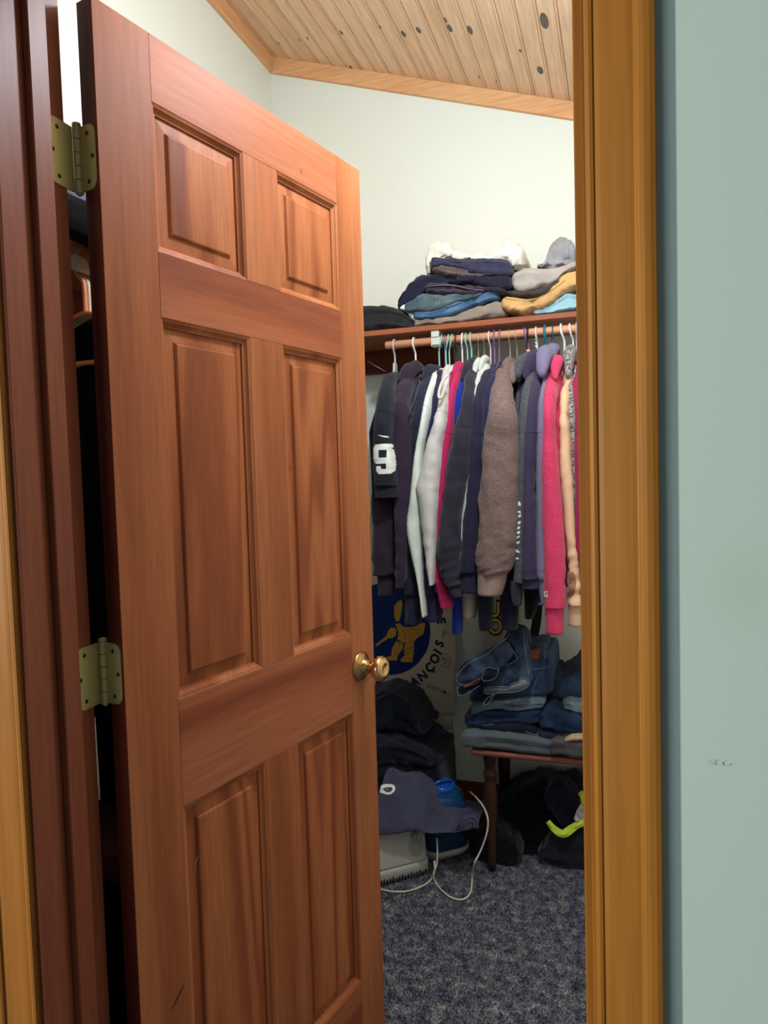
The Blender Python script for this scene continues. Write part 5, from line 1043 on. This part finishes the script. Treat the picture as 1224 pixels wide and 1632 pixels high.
# tank section to the right, slightly set back
T0_, T1_ = Lw + .016, Lw + .185
tank_m, nt_, b_ = nodes('blue_tank'); b_.inputs['Base Color'].default_value = lin((40, 104, 158)) + (1,); b_.inputs['Roughness'].default_value = .12; b_.inputs['Transmission Weight'].default_value = .55; b_.inputs['IOR'].default_value = 1.3
tn = N(nt_, 'ShaderNodeTexNoise'); tn.inputs['Scale'].default_value = 8; bb = N(nt_, 'ShaderNodeBump'); bb.inputs['Strength'].default_value = .05; nt_.links.new(tn.outputs['Fac'], bb.inputs['Height']); nt_.links.new(bb.outputs[0], b_.inputs['Normal'])
add('tank_base', rloft([(T0_, T1_ - .01, .05, .20, .04, .012), (T0_, T1_, .036, .21, .05, .030), (T0_, T1_ + .002, .034, .21, .05, .040), (T0_ + .002, T1_ - .002, .040, .206, .05, .042)]), M['hum'], hum)
add('tank', rloft([(T0_ + .004, T1_ - .004, .042, .20, .045, .043), (T0_ + .004, T1_ - .004, .042, .20, .05, .150), (T0_ + .006, T1_ - .006, .044, .198, .05, .200), (T0_ + .012, T1_ - .012, .052, .190, .045, .222), (T0_ + .03, T1_ - .03, .065, .165, .03, .232)]), tank_m, hum)
M['cap_blue'] = plain('cap_blue', (30, 92, 190), .18)
capx, capy = (T0_ + T1_) / 2 + .004, .125
add('tank_cap', lathe([(.050, .228), (.052, .236), (.050, .246), (.042, .252), (.040, .247), (.030, .249), (.012, .252), (.002, .252)], 28, 'Z', (capx, capy, 0)), M['cap_blue'], hum)
add('cap_handle', tube(smooth_path([(capx - .040, capy - .012, .248), (capx - .02, capy - .018, .262), (capx + .02, capy - .018, .262), (capx + .040, capy - .012, .248)], 5), .005, 8), M['cap_blue'], hum)
add('cap_knob', lathe([(.006, .250), (.006, .264), (.004, .268), (.001, .269)], 14, 'Z', (capx, capy + .02, 0)), M['offwhite'], hum)
M['cord'] = plain('cord_white', (222, 214, 196), .5)
cordp = [(-0.5122, 2.42, 0.2279), (-0.4842, 2.38, 0.231), (-0.4489, 2.33, 0.225), (-0.4292, 2.3, 0.2026), (-0.4282, 2.29, 0.1668), (-0.4399, 2.28, 0.1252), (-0.4535, 2.27, 0.0921), (-0.4671, 2.25, 0.0666), (-0.4832, 2.2931, 0.006), (-0.4738, 2.2346, 0.006), (-0.4681, 2.1852, 0.006), (-0.4755, 2.1514, 0.006), (-0.4944, 2.1358, 0.006), (-0.5241, 2.1414, 0.006), (-0.5599, 2.1705, 0.006), (-0.5907, 2.2098, 0.006), (-0.5951, 2.205, 0.038), (-0.5889, 2.225, 0.06), (-0.5882, 2.235, 0.0998), (-0.5958, 2.26, 0.1291)]
tag(add('power_cord', tube(smooth_path(cordp, 6), .0030, 8), M['cord']), 'white power cord looping around the blue tank on to the carpet', 'cord', 'white cords of the humidifier')
cord2 = [(-0.5964, 2.222, 0.0712), (-0.5906, 2.205, 0.0472), (-0.6071, 2.2319, 0.006), (-0.6169, 2.1951, 0.006), (-0.6411, 2.1589, 0.006), (-0.6736, 2.1318, 0.006), (-0.7129, 2.1209, 0.006), (-0.7476, 2.1221, 0.006), (-0.7922, 2.1318, 0.006)]
tag(add('power_cord', tube(smooth_path(cord2, 6), .0030, 8), M['cord']), 'white power cord curving along the foot of the humidifier towards the door', 'cord', 'white cords of the humidifier')
fab('shirt', (64, 66, 88), (72, 74, 96), scale=300)
def P3(px, py, Y): return None
shirt = tag(lump('folded_sweatshirt', [(-0.8678, 0.3051), (-0.8196, 0.3285), (-0.7982, 0.3352), (-0.7586, 0.3347), (-0.7183, 0.3122), (-0.6771, 0.3053), (-0.6511, 0.2862), (-0.6227, 0.2465), (-0.592, 0.207), (-0.532, 0.1783), (-0.4862, 0.1689), (-0.4653, 0.164)], [(-0.7827, 0.1815), (-0.7412, 0.1821), (-0.6807, 0.1814), (-0.6379, 0.1854), (-0.5914, 0.1766), (-0.5402, 0.1718), (-0.4837, 0.1665), (-0.4557, 0.1724)], [(-0.7789, 2.085), (-0.5914, 2.165), (-0.4537, 2.27)], .12, C['shirt'], layers=0, seed=51.2, amp=.008, shear=.15, ns=80, nx=100, p=.7), 'slate navy folded sweatshirt with a white logo draped over the humidifier', 'sweatshirt')
stk = [(602, 1256), (606, 1255.5), (612, 1256), (618, 1253), (624, 1251), (629, 1252), (632, 1257), (631.5, 1263), (628, 1268), (622, 1270), (615, 1269), (608, 1267.5), (602, 1267)]
hole = [(615, 1263), (620, 1258), (626, 1256), (628.5, 1259), (627, 1264), (621, 1266.5)]
mid_ = [(617.5, 1262.5), (621, 1259.5), (623.5, 1261), (622, 1264)]
# the logo lies on the sloping top of the shirt: cast from the side it faces
def raydecal(name, polys, holes, tgt, mat, eye, to):
    bvh = BVHTree.FromPolygons([v.co for v in tgt.data.vertices], [tuple(p.vertices) for p in tgt.data.polygons])
    e = Vector(eye); V = []; Fc = []; cache = {}
    x0 = min(p[0] for q in polys for p in q); x1 = max(p[0] for q in polys for p in q); y0 = min(p[1] for q in polys for p in q); y1 = max(p[1] for q in polys for p in q)
    n1, n2 = int((x1 - x0) / .0011), int((y1 - y0) / .0011)
    def vert(i, k):
        if (i, k) not in cache:
            u, w = x0 + (x1 - x0) * i / n1, y0 + (y1 - y0) * k / n2
            h = bvh.ray_cast(e + to(u, w), Vector((0, .78, -.62)))
            cache[(i, k)] = None if h[0] is None else len(V)
            if h[0] is not None: V.append(h[0] - Vector((0, .78, -.62)) * .0016)
        return cache[(i, k)]
    for i in range(n1):
        for k in range(n2):
            c = (x0 + (x1 - x0) * (i + .5) / n1, y0 + (y1 - y0) * (k + .5) / n2)
            if any(inside(c, q) for q in polys) and not any(inside(c, q) for q in holes):
                ids = [vert(i, k), vert(i + 1, k), vert(i + 1, k + 1), vert(i, k + 1)]
                if None not in ids: Fc.append(tuple(ids))
    return add(name, (V, Fc), mat, tgt)
S1 = 0.002136
lg = lambda pts: [((u - 617) * S1, (1262 - w) * S1) for u, w in pts]
lc = Vector((-0.7604, 2.24, 0.279)) - Vector((0, .78, -.62)) * .5
to = lambda u, w: Vector((u, w * .62, w * .78))
raydecal('logo', [lg(stk)], [lg(hole)], shirt, C['print'], lc, to)
raydecal('logo_net', [lg(mid_)], [], shirt, C['lining'], lc, to)
for q in ([(-0.5178, 2.225, 0.1871), (-0.5068, 2.225, 0.2097), (-0.4898, 2.235, 0.2218), (-0.4698, 2.25, 0.2214), (-0.4555, 2.25, 0.2105), (-0.456, 2.25, 0.1872)], [(-0.5045, 2.222, 0.1904), (-0.4936, 2.222, 0.2086), (-0.4795, 2.235, 0.2147), (-0.466, 2.24, 0.2119), (-0.4643, 2.24, 0.1952)]):
    add('rolled_hem', tube(smooth_path(q, 5), .0062, 8), C['shirt'], shirt)

# ------------------------------------------------------------------ clothes under the bench
UG = 'clothes on the floor under the bench'
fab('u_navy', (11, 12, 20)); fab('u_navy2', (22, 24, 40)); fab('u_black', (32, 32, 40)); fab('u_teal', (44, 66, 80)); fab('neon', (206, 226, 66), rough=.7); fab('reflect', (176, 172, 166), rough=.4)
def floor_item(name, label, key, top, bot, y0, depth, **k): return tag(lump(name, top, bot, y0, depth, C[key], **k), label, 'clothes', UG)
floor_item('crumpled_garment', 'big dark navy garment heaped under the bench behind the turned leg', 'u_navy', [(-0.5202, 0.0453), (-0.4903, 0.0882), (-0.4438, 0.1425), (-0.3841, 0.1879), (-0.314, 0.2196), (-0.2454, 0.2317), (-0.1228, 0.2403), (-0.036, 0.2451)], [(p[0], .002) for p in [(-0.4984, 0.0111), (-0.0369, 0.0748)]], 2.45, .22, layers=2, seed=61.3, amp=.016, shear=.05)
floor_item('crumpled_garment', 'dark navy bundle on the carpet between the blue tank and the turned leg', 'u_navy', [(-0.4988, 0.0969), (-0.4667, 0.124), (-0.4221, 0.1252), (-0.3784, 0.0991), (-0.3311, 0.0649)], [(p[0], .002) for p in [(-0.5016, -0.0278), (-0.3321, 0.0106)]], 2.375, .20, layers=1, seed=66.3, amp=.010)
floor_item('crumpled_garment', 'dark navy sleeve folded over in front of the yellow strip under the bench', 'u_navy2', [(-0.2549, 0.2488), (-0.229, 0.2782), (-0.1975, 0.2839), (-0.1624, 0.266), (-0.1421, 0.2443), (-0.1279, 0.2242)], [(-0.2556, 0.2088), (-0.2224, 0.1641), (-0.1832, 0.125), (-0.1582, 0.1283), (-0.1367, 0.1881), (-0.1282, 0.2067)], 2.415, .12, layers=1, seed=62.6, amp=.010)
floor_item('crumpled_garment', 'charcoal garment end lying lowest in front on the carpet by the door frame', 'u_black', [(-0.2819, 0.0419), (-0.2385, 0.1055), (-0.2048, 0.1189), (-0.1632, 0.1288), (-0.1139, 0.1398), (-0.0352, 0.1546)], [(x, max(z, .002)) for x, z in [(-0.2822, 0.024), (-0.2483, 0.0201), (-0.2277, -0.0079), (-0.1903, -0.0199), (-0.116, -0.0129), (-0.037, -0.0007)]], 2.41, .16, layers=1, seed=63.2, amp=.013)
floor_item('crumpled_garment', 'flat dark teal garment edge on the carpet under the bench', 'u_teal', [(-0.3874, 0.0107), (-0.3025, 0.041), (-0.2676, 0.039), (-0.246, 0.0329)], [(p[0], .002) for p in [(-0.3876, 0.0014), (-0.2463, 0.0146)]], 2.485, .08, seed=64.1, amp=.004)
vest = tag(empty('safety_vest', (-0.176, 2.4, 0.1501)), 'neon yellow reflective vest strip caught in the clothes under the bench', 'vest', UG)
def ribbon(name, mid, halfw, key):
    P = smooth_path(mid, 6); rings = []
    for i, q in enumerate(P):
        s = i / (len(P) - 1); w = interp(halfw, s); t = (P[min(i + 1, len(P) - 1)] - P[max(i - 1, 0)]).normalized()
        side = t.cross(Vector((0, -1, .2))).normalized()
        a, b = q + side * w, q - side * w; k = Vector((0, -.004 * math.sin(s * 19), 0))
        rings.append([a, q + k - Vector((0, .004, 0)), b, b + Vector((0, .0016, 0)), q + k - Vector((0, .0024, 0)), a + Vector((0, .0016, 0))])
    return wpart(name, loft(rings), C[key], vest)
ribbon('neon_strip', [(-0.242, 2.4, 0.1655), (-0.2231, 2.395, 0.1464), (-0.192, 2.39, 0.1335), (-0.161, 2.39, 0.157), (-0.1326, 2.395, 0.1755), (-0.0944, 2.4, 0.1866)], [(0, .008), (.3, .012), (.5, .013), (.7, .011), (1, .013)], 'neon')
ribbon('neon_strip', [(-0.1366, 2.42, 0.2712), (-0.1223, 2.415, 0.2535), (-0.1185, 2.41, 0.2175), (-0.1188, 2.405, 0.1854)], [(0, .008), (.4, .013), (1, .013)], 'neon')
ribbon('reflective_strip', [(-0.1485, 2.392, 0.1835), (-0.1343, 2.398, 0.2083), (-0.1222, 2.405, 0.2323)], [(0, .008), (.5, .014), (1, .012)], 'reflect')

# ------------------------------------------------------------------ what shows through the hinge gap: side shelf, rod, hangers, coats
sl2 = tag(empty('shelf', (XL, 1.6, ZS)), 'side shelf on the left wall seen through the hinge gap', 'shelf')
wpart('board', box(XL + .001, -1.03, 0.86, 2.425, ZS - .019, ZS, .002), M['shelf'], sl2)
wpart('cleat', box(XL + .001, XL + .019, 0.86, 2.425, ZS - .11, ZS - .0195, .002), M['cleat'], sl2)
rod2 = tag(empty('closet_rod', (-1.075, 1.7, RZ)), 'pale painted rod end seen through the hinge gap', 'rod')
wpart('dowel', lathe([(.014, 1.235), (.017, 1.237), (.017, 2.42), (.014, 2.422)], 20, 'Y', (-1.075, 0, RZ)), M['offwhite'], rod2, True)
GH = 'hangers seen through the hinge gap'
def gap_hanger(y, colour, label, r):
    h = make_hanger(-1.075, colour, label, r, drop=.105, half=.20, zrod=RZ + .004, ry=y, along='X', group=GH)
    return h
gap_hanger(1.262, 'orange', 'peach orange hanger nearest in the hinge gap', .0052)
gap_hanger(1.275, 'beige', 'cream hanger right behind the peach one in the hinge gap', .0050)
gap_hanger(1.287, 'beige', 'cream hanger farther back in the hinge gap', .0050)
CG = 'dark clothes seen through the hinge gap'
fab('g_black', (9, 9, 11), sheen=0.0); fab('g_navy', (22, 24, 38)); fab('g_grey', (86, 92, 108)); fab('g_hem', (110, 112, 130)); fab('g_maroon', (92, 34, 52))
def coat(y, key, label, z1, z0, x0=-1.30, x1=-.85):
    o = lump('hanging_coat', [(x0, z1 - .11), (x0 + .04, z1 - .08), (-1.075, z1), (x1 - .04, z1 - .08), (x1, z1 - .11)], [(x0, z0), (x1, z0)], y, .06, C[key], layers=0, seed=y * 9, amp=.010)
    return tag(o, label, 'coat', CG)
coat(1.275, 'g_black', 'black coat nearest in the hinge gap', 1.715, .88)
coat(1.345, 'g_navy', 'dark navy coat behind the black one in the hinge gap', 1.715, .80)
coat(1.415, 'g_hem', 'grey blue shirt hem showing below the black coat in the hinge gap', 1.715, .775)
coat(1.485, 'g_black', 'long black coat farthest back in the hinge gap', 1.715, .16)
tag(lump('folded_garment', [(-1.335, ZS + .115), (-1.2, ZS + .125), (-1.045, ZS + .11)], [(-1.335, ZS + .058), (-1.045, ZS + .058)], 1.20, .30, C['g_grey'], layers=2, seed=71, amp=.008), 'blue grey folded garment on the side shelf in the hinge gap', 'clothes', 'clothes on the side shelf')
tag(lump('folded_garment', [(-1.335, ZS + .060), (-1.2, ZS + .064), (-1.035, ZS + .056)], [(-1.335, ZS + .001), (-1.035, ZS + .001)], 1.19, .32, C['g_black'], layers=1, seed=72, amp=.006), 'black folded garment under the blue grey one in the hinge gap', 'clothes', 'clothes on the side shelf')
lump('drape', [(-1.060, ZS + .055), (-1.02, ZS + .058), (-.985, ZS + .040)], [(-1.060, ZS - .022), (-.985, ZS - .030)], .92, .62, C['g_black'], next(o for o in COL.objects if o.get('label', '').startswith('black folded garment under')), layers=1, seed=73, amp=.006)
bin_ = tag(empty('storage_bin', (-1.12, 1.42, 0)), 'dark maroon storage bin on the floor in the hinge gap', 'bin')
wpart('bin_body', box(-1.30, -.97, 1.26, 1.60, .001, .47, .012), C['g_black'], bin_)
wpart('bin_rim', box(-1.31, -.96, 1.25, 1.61, .47, .53, .012), C['g_maroon'], bin_)
